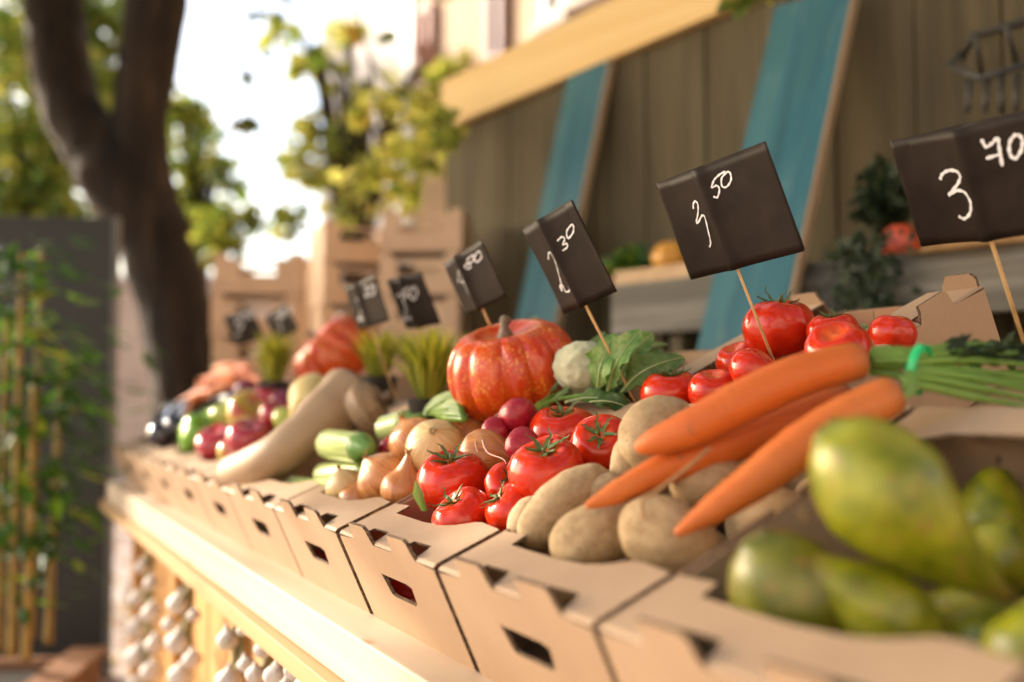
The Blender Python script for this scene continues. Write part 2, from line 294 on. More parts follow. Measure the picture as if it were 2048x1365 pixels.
def m_pear(nm='pear_skin', k=1.0):
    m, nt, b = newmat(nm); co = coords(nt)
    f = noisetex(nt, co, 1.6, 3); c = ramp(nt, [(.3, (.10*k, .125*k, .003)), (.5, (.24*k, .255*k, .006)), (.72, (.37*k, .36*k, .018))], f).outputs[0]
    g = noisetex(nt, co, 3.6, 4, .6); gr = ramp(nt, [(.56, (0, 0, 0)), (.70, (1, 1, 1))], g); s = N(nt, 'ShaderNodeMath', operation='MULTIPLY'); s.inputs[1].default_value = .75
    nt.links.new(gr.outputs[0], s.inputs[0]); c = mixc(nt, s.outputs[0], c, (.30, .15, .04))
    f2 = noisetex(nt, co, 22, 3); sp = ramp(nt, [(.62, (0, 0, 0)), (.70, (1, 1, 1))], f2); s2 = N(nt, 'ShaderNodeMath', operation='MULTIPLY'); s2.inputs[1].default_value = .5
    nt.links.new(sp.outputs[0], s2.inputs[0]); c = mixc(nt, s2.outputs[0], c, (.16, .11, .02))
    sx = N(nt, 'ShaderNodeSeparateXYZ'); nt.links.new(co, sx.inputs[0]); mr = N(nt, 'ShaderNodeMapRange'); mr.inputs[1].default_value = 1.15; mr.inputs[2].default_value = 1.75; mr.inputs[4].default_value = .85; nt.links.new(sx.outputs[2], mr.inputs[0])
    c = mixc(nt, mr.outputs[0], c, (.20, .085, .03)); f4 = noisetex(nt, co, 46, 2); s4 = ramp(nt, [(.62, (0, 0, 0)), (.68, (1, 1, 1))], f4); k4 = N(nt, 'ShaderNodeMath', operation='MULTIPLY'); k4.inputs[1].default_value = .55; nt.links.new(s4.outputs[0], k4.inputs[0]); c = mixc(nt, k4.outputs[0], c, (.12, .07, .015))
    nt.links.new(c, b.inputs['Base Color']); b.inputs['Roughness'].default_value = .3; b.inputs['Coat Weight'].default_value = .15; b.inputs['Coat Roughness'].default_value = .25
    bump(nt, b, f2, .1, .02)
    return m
M['pear'] = m_pear(); M['pear_shaded'] = m_pear('shaded_pear_skin', .55)  # second skin is darkened to carry the shade lying on one pear

# ------------------------------------------------------------------ mesh helpers
def mk(name, V, F, mat, parent=None, smooth=True, mats=None, midx=None):
    me = bpy.data.meshes.new(name); me.from_pydata([tuple(v) for v in V], [], F); me.update()
    for mm in ([mat] if mats is None else mats): me.materials.append(M[mm] if isinstance(mm, str) else mm)
    if midx: me.polygons.foreach_set('material_index', midx)
    if smooth: me.polygons.foreach_set('use_smooth', [True]*len(me.polygons))
    o = bpy.data.objects.new(name, me); COL.objects.link(o)
    if parent: o.parent = parent
    return o
def tag(o, label=None, cat=None, group=None, kind=None):
    if label: o['label'] = label
    if cat: o['category'] = cat
    if group: o['group'] = group
    if kind: o['kind'] = kind
    return o
def thing(name, label, cat, mat4=None, group=None):
    o = bpy.data.objects.new(name, None); COL.objects.link(o); o.empty_display_size = .02
    if mat4 is not None: o.matrix_world = mat4
    return tag(o, label, cat, group)
def frame(loc, z=ZAX, spin=0.0, scale=1.0, xhint=None):
    z = z.normalized(); h = xhint or (Vector((1, 0, 0)) if abs(z.x) < .9 else Vector((0, 1, 0)))
    x = (h - z*h.dot(z)).normalized(); y = z.cross(x)
    R = Matrix((x, y, z)).transposed() @ Matrix.Rotation(spin, 3, 'Z')
    if not isinstance(scale, (tuple, list)): scale = (scale,)*3
    return Matrix.Translation(loc) @ (R @ Matrix.Diagonal(scale)).to_4x4()

class Bld:                                       # collects shapes into one mesh
    def __init__(s): s.V = []; s.F = []; s.I = []
    def add(s, V, F, mi=0):
        n = len(s.V); s.V += [Vector(v) for v in V]; s.F += [[i+n for i in f] for f in F]; s.I += [mi]*len(F); return s
    def box(s, lo, hi, mi=0, fr=None):
        x0, y0, z0 = lo; x1, y1, z1 = hi
        V = [Vector(p) for p in ((x0, y0, z0), (x1, y0, z0), (x1, y1, z0), (x0, y1, z0), (x0, y0, z1), (x1, y0, z1), (x1, y1, z1), (x0, y1, z1))]
        if fr is not None: V = [fr @ p for p in V]
        return s.add(V, [(3, 2, 1, 0), (4, 5, 6, 7), (0, 1, 5, 4), (1, 2, 6, 5), (2, 3, 7, 6), (3, 0, 4, 7)], mi)
    def tube(s, P, R, n=10, mi=0, cap=True):
        P = [Vector(p) for p in P]; m = len(P)
        if not isinstance(R, (list, tuple)): R = [R]*m
        V = []; F = []; prev = None
        for i, p in enumerate(P):
            d = (P[min(i+1, m-1)] - P[max(i-1, 0)]).normalized()
            if prev is None: x = d.orthogonal().normalized()
            else: x = (prev - d*prev.dot(d)).normalized()
            prev = x; y = d.cross(x)
            for k in range(n):
                a = 2*math.pi*k/n; V.append(p + (x*math.cos(a) + y*math.sin(a))*R[i])
        for i in range(m-1):
            for k in range(n):
                k2 = (k+1) % n; F.append((i*n+k, i*n+k2, (i+1)*n+k2, (i+1)*n+k))
        if cap:
            F.append(tuple(range(n-1, -1, -1))); F.append(tuple((m-1)*n+k for k in range(n)))
        return s.add(V, F, mi)
    def strip(s, P, W, side, mi=0, fold=0.0):      # flat leaf: centre line P, half widths W, side vector(s)
        V = []; F = []
        for i, (p, w) in enumerate(zip(P, W)):
            sd = side[i] if isinstance(side, list) else side
            nn = ((P[min(i+1, len(P)-1)] - P[max(i-1, 0)]).cross(sd)).normalized()
            V += [p - sd*w + nn*w*fold, p, p + sd*w + nn*w*fold]
        for i in range(len(P)-1):
            a = i*3; F += [(a, a+1, a+4, a+3), (a+1, a+2, a+5, a+4)]
        return s.add(V, F, mi)
    def build(s, name, mat, parent=None, smooth=True, mats=None):
        return mk(name, s.V, s.F, mat, parent, smooth, mats, s.I if mats else None)

def bevel(o, w, seg=2):
    m = o.modifiers.new('bevel', 'BEVEL'); m.width = w; m.segments = seg; m.limit_method = 'ANGLE'; m.angle_limit = math.radians(50)
    return o
def sub(o, n=1):
    m = o.modifiers.new('sub', 'SUBSURF'); m.levels = n; m.render_levels = n; return o

def smooth_path(P, n=6):                          # Catmull-Rom through the points
    P = [Vector(p) for p in P]; out = []
    for i in range(len(P)-1):
        a = P[max(i-1, 0)]; b = P[i]; c = P[i+1]; d = P[min(i+2, len(P)-1)]
        for k in range(n):
            t = k/n; out.append(.5*((2*b) + (c-a)*t + (2*a-5*b+4*c-d)*t*t + (3*b-a-3*c+d)*t**3))
    out.append(P[-1]); return out

def sph(fn, nu=40, nv=24):                         # closed surface: fn(phi, theta) -> point
    V = [fn(0, 0)]; F = []
    for j in range(1, nv):
        for i in range(nu): V.append(fn(2*math.pi*i/nu, math.pi*j/nv))
    V.append(fn(0, math.pi)); L = len(V)-1
    for i in range(nu):
        i2 = (i+1) % nu
        F.append((0, 1+i, 1+i2)); F.append((L, 1+(nv-2)*nu+i2, 1+(nv-2)*nu+i))
        for j in range(nv-2):
            a = 1+j*nu; b = a+nu; F.append((a+i, b+i, b+i2, a+i2))
    return V, F

def plate(outer, holes, th, mp, b, mi=0, mi_edge=1):
    """flat sheet with holes, th thick; mp(x, y, h) maps sheet coordinates to space"""
    loops = [[Vector((x, y, 0)) for x, y in outer]] + [[Vector((x, y, 0)) for x, y in h] for h in holes]
    tris = tessellate_polygon(loops); flat = [p for l in loops for p in l]; n = len(flat)
    V = [mp(p.x, p.y, 0) for p in flat] + [mp(p.x, p.y, th) for p in flat]
    b.add(V, [tuple(t) for t in tris] + [tuple(i+n for i in reversed(t)) for t in tris], mi)
    F = []; o = 0
    for l in loops:
        m = len(l)
        for i in range(m): j = (i+1) % m; F.append((o+i, o+j, o+j+n, o+i+n))
        o += m
    b.add(V, F, mi_edge)

# ------------------------------------------------------------------ world, sun
SUN_EL, SUN_H = math.radians(25), (-RT*.90 + Vector((FW.x, FW.y, 0)).normalized()*.43).normalized()
sun_dir = (SUN_H*math.cos(SUN_EL) + ZAX*math.sin(SUN_EL)).normalized()
w = bpy.data.worlds.new('World'); sc.world = w; w.use_nodes = True
sky = N(w.node_tree, 'ShaderNodeTexSky', sky_type='NISHITA'); sky.sun_disc = False
sky.sun_elevation = SUN_EL; sky.sun_rotation = math.atan2(sun_dir.x, sun_dir.y)
sky.dust_density = 4.0; sky.air_density = 1.0; sky.ozone_density = 1.0
w.node_tree.links.new(mixc(w.node_tree, 1.0, sky.outputs[0], (1.0, .975, .94), 'MULTIPLY'), w.node_tree.nodes['Background'].inputs[0])
w.node_tree.nodes['Background'].inputs[1].default_value = .15
sl = bpy.data.lights.new('sun', 'SUN'); sl.energy = 2.0; sl.angle = math.radians(.6); sl.color = (1, .90, .78)
so = bpy.data.objects.new('sun', sl); COL.objects.link(so)
so.rotation_euler = sun_dir.to_track_quat('Z', 'Y').to_euler()
sc.view_settings.view_transform = 'Standard'; sc.view_settings.look = 'None'; sc.view_settings.exposure = 1.75; sc.view_settings.gamma = 1
sc.cycles.use_denoising = True; sc.cycles.max_bounces = 6; sc.cycles.diffuse_bounces = 3; sc.cycles.glossy_bounces = 2
sc.cycles.transmission_bounces = 3; sc.cycles.sample_clamp_indirect = 6; sc.cycles.caustics_reflective = False; sc.cycles.caustics_refractive = False
# ------------------------------------------------------------------ ground
m, nt, b = newmat('ground_paving'); co = coords(nt)
f = noisetex(nt, co, .5, 5); f2 = noisetex(nt, co, 9, 5)
c = ramp(nt, [(.3, (.34, .27, .23)), (.7, (.50, .43, .40))], f).outputs[0]
nt.links.new(mixc(nt, .5, c, ramp(nt, [(.3, (.30, .23, .18)), (.7, (.52, .46, .42))], f2).outputs[0]), b.inputs['Base Color'])
b.inputs['Roughness'].default_value = .9; bump(nt, b, f2, .3, .02); M['ground'] = m
g = Bld(); g.add([(-90, -60, 0), (90, -60, 0), (90, 160, 0), (-90, 160, 0)], [(0, 1, 2, 3)])
tag(g.build('ground', 'ground', smooth=False), 'pale paved ground strewn with leaves', 'ground', kind='structure')
lv = Bld()
for i in range(5200):
    p = Vector((rnd.uniform(-3.2, 2.5), rnd.uniform(1.2, 9.5), rnd.uniform(.004, .03)))
    a = rnd.uniform(0, 6.28); L = rnd.uniform(.03, .075); d = Vector((math.cos(a), math.sin(a), rnd.uniform(-.25, .25)))
    sd = Vector((-d.y, d.x, rnd.uniform(-.3, .3))).normalized()
    lv.strip([p, p+d*L*.5, p+d*L], [.15*L, .36*L, .02*L], sd, fold=rnd.uniform(-.4, .4))
tag(lv.build('fallen_leaves', 'leaf_fallen'), 'orange brown fallen leaves lying on the paving beside the stall', 'leaves', kind='stuff')

# ------------------------------------------------------------------ market stall
Y_NEAR, Y_END = .02, 3.10
ZB = -.2475 + H0
st = thing('market_stall', 'long pine market stall with orange board skirt carrying the cardboard crates', 'market stall', Matrix.Translation((.36, 1.5, 0)))
T = Matrix.Translation((-.36, -1.5, 0))
def part(b, name, mat, bv=.002):
    b.V = [T @ v for v in b.V]; o = b.build(name, mat, st, smooth=False)
    return bevel(o, bv) if bv else o
b = Bld(); b.box((.3544, Y_NEAR, ZB-.0535), (.452, Y_END, ZB)); part(b, 'front_rail', 'pine_top', .0025)
b = Bld(); b.box((.3394, Y_NEAR, ZB-.079), (.452, Y_END+.03, ZB-.0545)); part(b, 'lip_board', 'pine_dark', .002)
b = Bld()
y = Y_NEAR
while y < Y_END-.02:
    wd = rnd.uniform(.105, .135); y2 = min(y+wd, Y_END-.02); b.box((.428+rnd.uniform(0, .003), y, .03), (.446, y2-.004, ZB-.080)); y = y2
part(b, 'front_skirt', 'skirt', .0015)
for y in (.5, 1.28, 1.72, 2.3, 2.9):
    b = Bld(); b.box((.405, y, .03), (.4275, y+.045, ZB-.081)); part(b, 'batten', 'skirt', .002)
b = Bld(); y = Y_END-.018; b.box((.452, y, .03), (1.2, y+.016, ZB-.02)); part(b, 'end_panel', 'skirt', .0015)
b = Bld()
fr = Matrix.Translation(ORG) @ INC.to_4x4()
b.box((.012, Y_NEAR, -.128), (.72, Y_END, -.109), fr=fr); part(b, 'display_deck', 'pine_face', .001)
for sx, yy in ((.46, .1), (.46, 2.95), (.96, .1), (.96, 2.95)):
    b = Bld(); b.box((sx, yy, 0), (sx+.06, yy+.06, ZB-.06 if sx < .6 else ZB+.13)); part(b, 'leg', 'pine_face', .002)

# ------------------------------------------------------------------ cardboard crates
def crate(s0, y1, y0, depth=.345, ht=.106, label='', back=True, turned=False, mat4=None, side_tabs=False, group='open cardboard crates on the display', hole=True):
    """Front side at s0, far side edge y1, near side edge y0. Local axes: x into the display, y along the stall, z out of it."""
    W = y1-y0; th = .0038
    root = thing('cardboard_crate', label, 'crate', mat4 if mat4 is not None else fr @ Matrix.Translation((s0, y1, 0)), group)
    k = W/.262
    # front wall with two standing tabs and a hand hole; sheet coordinates (off along -y, z)
    def tabs(c):
        a = c*k
        return [(a-.029, .0005), (a-.0245, .012), (a-.025, .0195), (a+.017, .0200), (a+.0225, .0165), (a+.0245, .008), (a+.029, .0005)]
    outer = [(.0015, -ht), (.0015, -.0025)] + tabs(.080) + tabs(.190) + [(W-.0015, -.0025), (W-.0015, -ht)]
    hh = [(.097*k, -.033), (.105*k, -.0335), (.165*k, -.0335), (.177*k, -.036), (.173*k, -.054), (.167*k, -.0575), (.112*k, -.0575), (.105*k, -.055)]
    b = Bld(); plate(outer, [hh] if hole else [], th, lambda x, z, h: Vector((h-.0005, -x, z)), b)
    b.build('front_wall', None, root, False, ['kraft', 'edge'])
    # folded top flap: slots where the tabs were cut out
    def slot(c):
        a = c*k
        return [(a-.0275, .0042), (a-.0235, .0125), (a-.019, .0225), (a+.0185, .0235), (a+.0225, .017), (a+.0265, .0042)]
    D = .072
    inner = [(0.0015, D), (.040*k, D+.002), (.0405*k, D), (.041*k+.003, .0555), (.085*k, .0545), (.125*k, .0535), (.165*k, .056), (.185*k, .062), (.207*k, .0745), (.218*k, .0765), (W-.0015, D)]
    b = Bld()
    def fmap(x, s, h):                            # rounded fold at the front edge
        z = -.0002 + h*.7
        if s < .0036: z -= (.0036-s)*.55
        return Vector((s, -x, z - .016*(s*s)/.005*0.12))
    fo = [(W-.0015, 0.0), (W-.0015, .0036)] ; fo = [(0.0015, .0036), (.0015, 0.0), (W-.0015, 0.0), (W-.0015, .0036)] + inner[::-1]
    plate(fo, [slot(.080), slot(.190)], .0034, fmap, b)
    b.build('front_flap', None, root, False, ['kraft', 'edge'])
    b = Bld(); plate([(.004, -ht), (.004, -.004), (depth-.001, -.004), (depth-.001, -ht)] if not side_tabs else
                     [(.004, -ht), (.004, .012), (.010, .018), (.040, .018), (.048, .006), (.052, -.012), (depth-.06, -.012), (depth-.05, .006), (depth-.045, .018), (depth-.008, .018), (depth-.001, .012), (depth-.001, -ht)],
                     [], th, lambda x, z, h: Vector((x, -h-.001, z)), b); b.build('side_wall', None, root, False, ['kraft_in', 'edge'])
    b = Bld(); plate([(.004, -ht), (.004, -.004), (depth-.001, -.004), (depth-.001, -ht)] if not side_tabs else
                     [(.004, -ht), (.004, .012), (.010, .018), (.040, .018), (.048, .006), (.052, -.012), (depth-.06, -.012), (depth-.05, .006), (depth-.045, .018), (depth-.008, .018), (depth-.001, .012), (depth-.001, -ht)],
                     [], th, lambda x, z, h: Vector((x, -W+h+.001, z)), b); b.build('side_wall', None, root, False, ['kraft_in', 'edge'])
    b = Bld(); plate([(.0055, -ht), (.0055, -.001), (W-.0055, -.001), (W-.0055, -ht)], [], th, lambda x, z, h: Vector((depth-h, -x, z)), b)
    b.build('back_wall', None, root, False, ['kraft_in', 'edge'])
    if back:
        b = Bld()
        bo = [(.0015, 0), (W-.0015, 0), (W-.0015, .055), (W-.045, .056), (W-.06, .047), (W*.5, .044), (.06, .047), (.045, .056), (.0015, .055)]
        plate(bo, [], .0034, lambda x, s, h: Vector((depth-s, -x, .0004+h*.7)), b); b.build('back_flap', None, root, False, ['kraft', 'edge'])
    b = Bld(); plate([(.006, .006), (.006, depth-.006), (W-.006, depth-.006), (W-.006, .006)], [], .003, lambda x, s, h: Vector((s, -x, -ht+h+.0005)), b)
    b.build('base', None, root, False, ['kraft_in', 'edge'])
    return root

row1 = [(.553, .292, 'nearest cardboard crate, filled with green pears'),
        (.8055, .558, 'cardboard crate filled with brown potatoes under the carrots'),
        (1.0710, .8135, 'cardboard crate holding the ripe tomatoes, with a tomato showing in its hand hole'),
        (1.3405, 1.0825, 'cardboard crate of brown onions beside the tomato crate'),
        (1.6165, 1.3445, 'cardboard crate with pale zucchini between the onions and the long squash'),
        (1.8915, 1.6195, 'cardboard crate under the low end of the long tan squash'),
        (2.1665, 1.8965, 'cardboard crate of red apples, front row'),
        (2.4415, 2.1695, 'cardboard crate with a bright green pepper, front row'),
        (2.7165, 2.4445, 'blurred cardboard crate with a dark eggplant, front row'),
        (3.060, 2.7195, 'farthest cardboard crate at the end of the front row')]
for i, (y1, y0, lab) in enumerate(row1): crate(0, y1, y0, label=lab)

# upper row: the crate of tomatoes turned so that its flap side faces the camera, its neighbours beyond
def crate_turned(y1, y0, label, s0=.362, s1=.662):
    W = s1-s0; depth = y1-y0
    # rotation that sends local x to +Y, local y to -t, so that the sheet offset (-y) runs up the incline
    R = Matrix(((0, -1, 0), (1, 0, 0), (0, 0, 1))).to_4x4()
    mt = fr @ Matrix.Translation((s0, y0, 0)) @ R
    return crate(0, W, 0, depth, .106, label, back=True, mat4=mt, side_tabs=True, hole=False)
crate_turned(.985, .703, 'raised cardboard crate of large tomatoes behind the carrots')
for y1, y0, lab in ((1.275, .993, 'upper row cardboard crate with cauliflower behind the ribbed pumpkin'),
                    (1.565, 1.283, 'upper row cardboard crate below the larger grass tuft'),
                    (1.855, 1.573, 'upper row cardboard crate left of the larger grass tuft'),
                    (2.145, 1.863, 'upper row cardboard crate behind the pale yellow squash'),
                    (2.62, 2.338, 'upper row cardboard crate of far carrots')):
    crate(.362, y1, y0, depth=.300, label=lab, back=False, mat4=fr @ Matrix.Translation((.362, y1, -.052)), ht=.054, hole=False)

# ------------------------------------------------------------------ produce
def px(p, n): return n*dep(p)/FPX                  # size of n photograph pixels at p

def tomato_mesh(seed):
    r = random.Random(seed); n1 = r.choice([4, 5, 6]); a1 = r.uniform(.035, .06); n2 = r.choice([3, 7]); p1, p2 = r.uniform(0, 6), r.uniform(0, 6); a2 = r.uniform(.015, .04)
    ox = r.uniform(-.06, .06); sq = r.uniform(.76, .86)
    def f(ph, th):
        s, c = math.sin(th), math.cos(th)
        top = math.exp(-(th/.95)**2)
        k = 1 - (a1*(1-abs(math.cos(n1*ph/2+p1))**.7*1.0))*(.35+1.9*top) + a2*math.cos(n2*ph+p2)*(.4+top)
        if th > 2.4: k *= 1
        x = abs(s)**.86*(1 if s >= 0 else -1)
        z = sq*c*(1+.05*math.cos(2*ph+p2)) - .26*math.exp(-(th/.36)**2) + (.10*math.exp(-((math.pi-th)/.35)**2))
        return Vector((x*math.cos(ph)*k*(1+ox), x*math.sin(ph)*k*(1-ox), z))
    return sph(f, 64, 36), f
TOM = [tomato_mesh(k) for k in range(1, 7)]
TOMME = []; CALME = []
def calyx_bld(f, seed):
    r = random.Random(seed+50); b = Bld(); n = r.choice([5, 6, 6])
    for i in range(n):
        ph = 2*math.pi*i/n + r.uniform(-.25, .25); L = r.uniform(.42, .72); P = []; W = []; sd = []
        lift = r.uniform(.0, .14); curl = r.uniform(.05, .55)
        for k in range(8):
            t = k/7; th = .08 + t*L; p = f(ph + r.uniform(-.03, .03) + .25*t*t*r.uniform(-1, 1), th)
            p = p + Vector((0, 0, .030 + lift*t + curl*max(0, t-.5)**2*2.2)); P.append(p); W.append((.075*(1-t)**.7+.006)*(1 if t > .05 else .8))
            sd.append(Vector((-math.sin(ph), math.cos(ph), r.uniform(-.15, .15))))
        b.strip(P, W, sd, fold=.45)
        b.tube([p+Vector((0, 0, -.004)) for p in P], [w_*.4 for w_ in W], 5)
    z = f(0, .02).z; tx, ty = r.uniform(-.1, .1), r.uniform(-.1, .1); hs = r.uniform(.14, .30)
    b.tube([Vector((0, 0, z-.02)), Vector((tx*.3, ty*.3, z+hs*.5)), Vector((tx, ty, z+hs))], [.05, .038, .05], 8)
    return b
for i, ((V, F), f) in enumerate(TOM):
    me = bpy.data.meshes.new('fruit'); me.from_pydata([tuple(v) for v in V], [], F); me.materials.append(M['tomato']); me.polygons.foreach_set('use_smooth', [True]*len(F)); TOMME.append(me)
    o = calyx_bld(f, i).build('calyx', 'calyx'); CALME.append(o.data); bpy.data.objects.remove(o)
def inst(name, me, parent, label=None):
    o = bpy.data.objects.new(name, me); COL.objects.link(o); o.parent = parent
    if label: o['label'] = label
    return o
def behind_hole(u, v, k):
    r_ = ray(u, v); t_ = ((ORG-CAM).dot(TAN))/r_.dot(TAN); return CAM + r_*(t_+k)
def tomato(u, v, e, wpx, d, var, label, spin=0, cal=True, group='tomatoes in the crates', sc3=(1, 1, 1)):
    p = spot(u, v, e) if u is not None else v; r_ = px(p, wpx)/2 if u is not None else wpx/2
    t = thing('tomato', label, 'tomato', frame(p, d, spin, tuple(r_*k for k in sc3)), group)
    inst('fruit', TOMME[var], t)
    if cal: inst('calyx', CALME[var], t)
    return t
gD = 'tomatoes in the front crate'; gG = 'tomatoes in the raised crate'
tomato(905, 962, 0.008, 146, vd(-.08, .93, .28), 0, 'wide red tomato beside the onions, calyx on its flat top', .4, group=gD)
tomato(1127, 868, 0.004, 140, vd(-.05, .95, .25), 1, 'tomato behind the others, touching the red radishes', 1.2, group=gD)
tomato(1093, 938, 0.018, 156, vd(-.12, .86, .40), 2, 'big glossy tomato on top of the heap, stalk upright', 2.0, group=gD)
tomato(1203, 888, 0.008, 128, vd(-.18, .55, .75), 3, 'tomato with its star shaped calyx facing out, against the potatoes', .3, group=gD)
tomato(1012, 968, 0, 92, vd(.25, .5, .6), 4, 'small tomato half hidden between the wide and the big ones', .9, group=gD)
tomato(926, 1036, -.008, 132, vd(-.52, .80, .22), 1, 'low tomato at the crate flap with curly sepals at its left end', 2.4, group=gD)
tomato(1024, 1020, -0.006, 116, vd(-.72, .66, .10), 0, 'tomato with a stalk on its left cheek, beside the potatoes', 1.1, group=gD)
tomato(918, 1000, -0.014, 108, vd(.3, .7, -.2), 2, 'tomato peeping out behind the low one at the flap', 0, cal=False, group=gD)
tomato(None, behind_hole(824, 1198, .135), 0, .060, vd(.3, .8, .2), 1, 'tomato seen through the hand hole of its crate', .5, cal=False, group=gD)
tomato(None, behind_hole(646, 1125, .148), 0, .060, vd(.3, .8, .2), 3, 'reddish tomato seen through the hand hole of the onion crate', .5, cal=False, group=gD)
# raised crate
tomato(1557, 655, .030, 148, vd(.0, 1, .10), 4, 'largest tomato, on top of the raised heap behind the price stick', .2, group=gG, sc3=(1, 1, 1.08))
tomato(1478, 722, .006, 92, vd(-.3, .7, .2), 1, 'tomato at the left flank of the raised heap, below the largest', 1.4, cal=False, group=gG)
tomato(1508, 742, .014, 104, vd(.5, .8, .3), 0, 'tomato leaning under the largest one, stalk towards the right', 2.2, cal=False, group=gG)
tomato(1665, 662, .020, 98, vd(-.1, .98, .1), 2, 'tomato with dark sepals right behind the largest one', .8, group=gG)
tomato(1676, 700, .030, 134, vd(-.35, .75, .45), 3, 'tomato with an orange dimple above the carrot crown', 1.9, cal=False, group=gG)
tomato(1785, 668, .004, 96, vd(.1, 1, .1), 5, 'tomato peeping over the flap of the raised crate', .3, cal=False, group=gG)
tomato(1343, 786, .002, 122, vd(-.05, 1, .1), 2, 'flat tomato at the front corner of the raised crate, long sepals up', 1.3, group=gG)
tomato(1428, 782, .002, 104, vd(-.1, .9, .3), 5, 'tomato beside the flat one at the front of the raised crate', 2.9, cal=False, group=gG)

def potato_mesh(seed, lx=1.0):
    r = random.Random(seed); off = Vector((r.uniform(0, 50), r.uniform(0, 50), 0)); bend = r.uniform(-.12, .12); tp = r.uniform(-.14, .14)
    def f(ph, th):
        s, c = math.sin(th), math.cos(th); p = Vector((abs(s)**.88*math.cos(ph), abs(s)**.88*math.sin(ph)*.86, c*lx))
        k = 1 + .09*noise.noise(p*1.0+off) + .022*noise.noise(p*2.7+off)
        p = p*k; p.x += bend*(p.z/lx)**2*1.2; p.x *= 1+tp*p.z/lx; p.y *= 1+tp*p.z/lx
        return p
    return sph(f, 44, 28)
def potato(u, v, e, wpx, lx, ax, seed, label, spin=0):
    p = spot(u, v, e); V, F = potato_mesh(seed, lx)
    o = mk('potato', V, F, 'potato'); o.matrix_world = frame(p, ax, spin, px(p, wpx)/2)
    return tag(o, label, 'potato', 'brown potatoes in the crate')
potato(1128, 1010, 0.002, 118, 1.95, vd(.72, .62, -.2), 1, 'long smooth potato leaning up against the tomatoes')
potato(1058, 1042, -0.008, 84, 1.2, vd(.3, .8, -.3), 2, 'small potato at the crate edge, left of the long one')
potato(1190, 1070, -0.004, 136, 1.42, vd(.85, .35, -.3), 3, 'potato right under the tip of the middle carrot', .5)
potato(1338, 1070, -0.004, 150, 1.36, vd(.8, -.25, .3), 4, 'large round potato under the tip of the front carrot', 1.0)
potato(1308, 868, 0.026, 140, 1.35, vd(.6, .5, -.5), 5, 'potato at the top of the heap, behind the carrots')
potato(1262, 925, 0.01, 90, 1.2, vd(.1, .9, -.1), 6, 'pale potato below the topmost one, beside a tomato')
potato(1210, 985, 0, 80, 1.1, vd(.6, .6, .1), 7, 'small potato wedged behind the long smooth one')
potato(1412, 965, 0.006, 134, 1.08, vd(.9, .1, .2), 8, 'darker potato between the two carrot tips')
potato(1548, 1040, -0.02, 138, 1.1, vd(.8, .2, .2), 9, 'shaded potato between the front carrot and the pears')
potato(1660, 1000, -0.045, 130, 1.2, vd(.8, .3, .2), 10, 'shaded potato deep under the large pear')
potato(1480, 905, -0.015, 150, 1.2, vd(.6, .6, .2), 12, 'shaded potato lying beneath the middle carrot')

# carrots tied in a bunch
def carrot_b(P, R, seed):
    r = random.Random(seed); P = smooth_path(P, 10); n = len(P); RR = []
    for i in range(n):
        t = i/(n-1); x = t*(len(R)-1); k = min(int(x), len(R)-2); rr = R[k]*(1-(x-k)) + R[k+1]*(x-k)
        rr *= 1 + .025*noise.noise(Vector((t*9, seed, 0))) + .012*math.sin(t*60+seed)*r.uniform(0, 1); RR.append(rr)
    cap0 = [P[0] + (P[0]-P[1]).normalized()*RR[0]*k for k in (.34, .26, .13)]; cr0 = [RR[0]*k for k in (.30, .68, .90)]
    return Bld().tube(cap0 + P, cr0 + RR, 24)
def along(o, nring, n=24):
    a = o.data.attributes.new('along', 'FLOAT', 'POINT'); a.data.foreach_set('value', [min(1, (i//n)/(nring-1)) for i in range(len(o.data.vertices))])
def pt(u, v, e=None, d=None): return spot(u, v, e) if d is None else at(u, v, d)
cb = thing('carrot_bunch', 'bunch of three orange carrots tied with a green band, lying across the potatoes', 'carrots', Matrix.Translation(at(1500, 900, .8)))
CB = Matrix.Translation(-at(1500, 900, .8))
def cpart(b, name, mat, sm=True, parent=cb):
    b.V = [CB @ v for v in b.V]; return b.build(name, mat, parent, sm)
c1 = carrot_b([at(1716, 722, .80), at(1600, 752, .79), at(1480, 806, .785), at(1380, 858, .785), at(1305, 886, .79), at(1272, 897, .795)], [.0150, .0174, .0174, .0156, .0105, .003], 1)
along(cpart(c1, 'carrot', 'carrot'), len(c1.V)//24)
c2 = carrot_b([at(1690, 800, .845), at(1560, 850, .83), at(1440, 898, .81), at(1330, 938, .80), at(1235, 985, .79), at(1172, 1013, .785)], [.016, .0165, .0150, .0130, .0095, .0022], 2)
along(cpart(c2, 'carrot', 'carrot'), len(c2.V)//24)
c3 = carrot_b([at(1782, 792, .755), at(1690, 838, .745), at(1600, 894, .735), at(1510, 962, .725), at(1430, 1018, .72), at(1352, 1068, .715)], [.0155, .0172, .0168, .0145, .0108, .0026], 3)
along(cpart(c3, 'carrot', 'carrot'), len(c3.V)//24)
rt = Bld(); rt.tube(smooth_path([at(1420, 896, .77), at(1370, 940, .755), at(1310, 985, .745), at(1284, 1002, .745), at(1290, 1040, .742)], 5), [.0016]*21, 6); cpart(rt, 'root_hair', 'onion_tip')
r = random.Random(4)
starts = [(1738, 712, .80), (1745, 722, .80), (1735, 730, .805), (1742, 704, .80), (1812, 772, .76), (1808, 785, .755), (1800, 798, .75), (1806, 762, .765), (1740, 742, .81)]
mids = [(1838, 712, .79), (1838, 724, .785), (1840, 735, .79), (1836, 702, .795), (1842, 745, .775), (1842, 757, .77), (1842, 772, .765), (1840, 737, .78), (1838, 760, .79)]
ends = [(2075, 712, .80), (2080, 735, .79), (2085, 762, .78), (2070, 697, .82), (2085, 788, .77), (2088, 806, .765), (2090, 822, .76), (2090, 775, .78), (2090, 745, .80)]
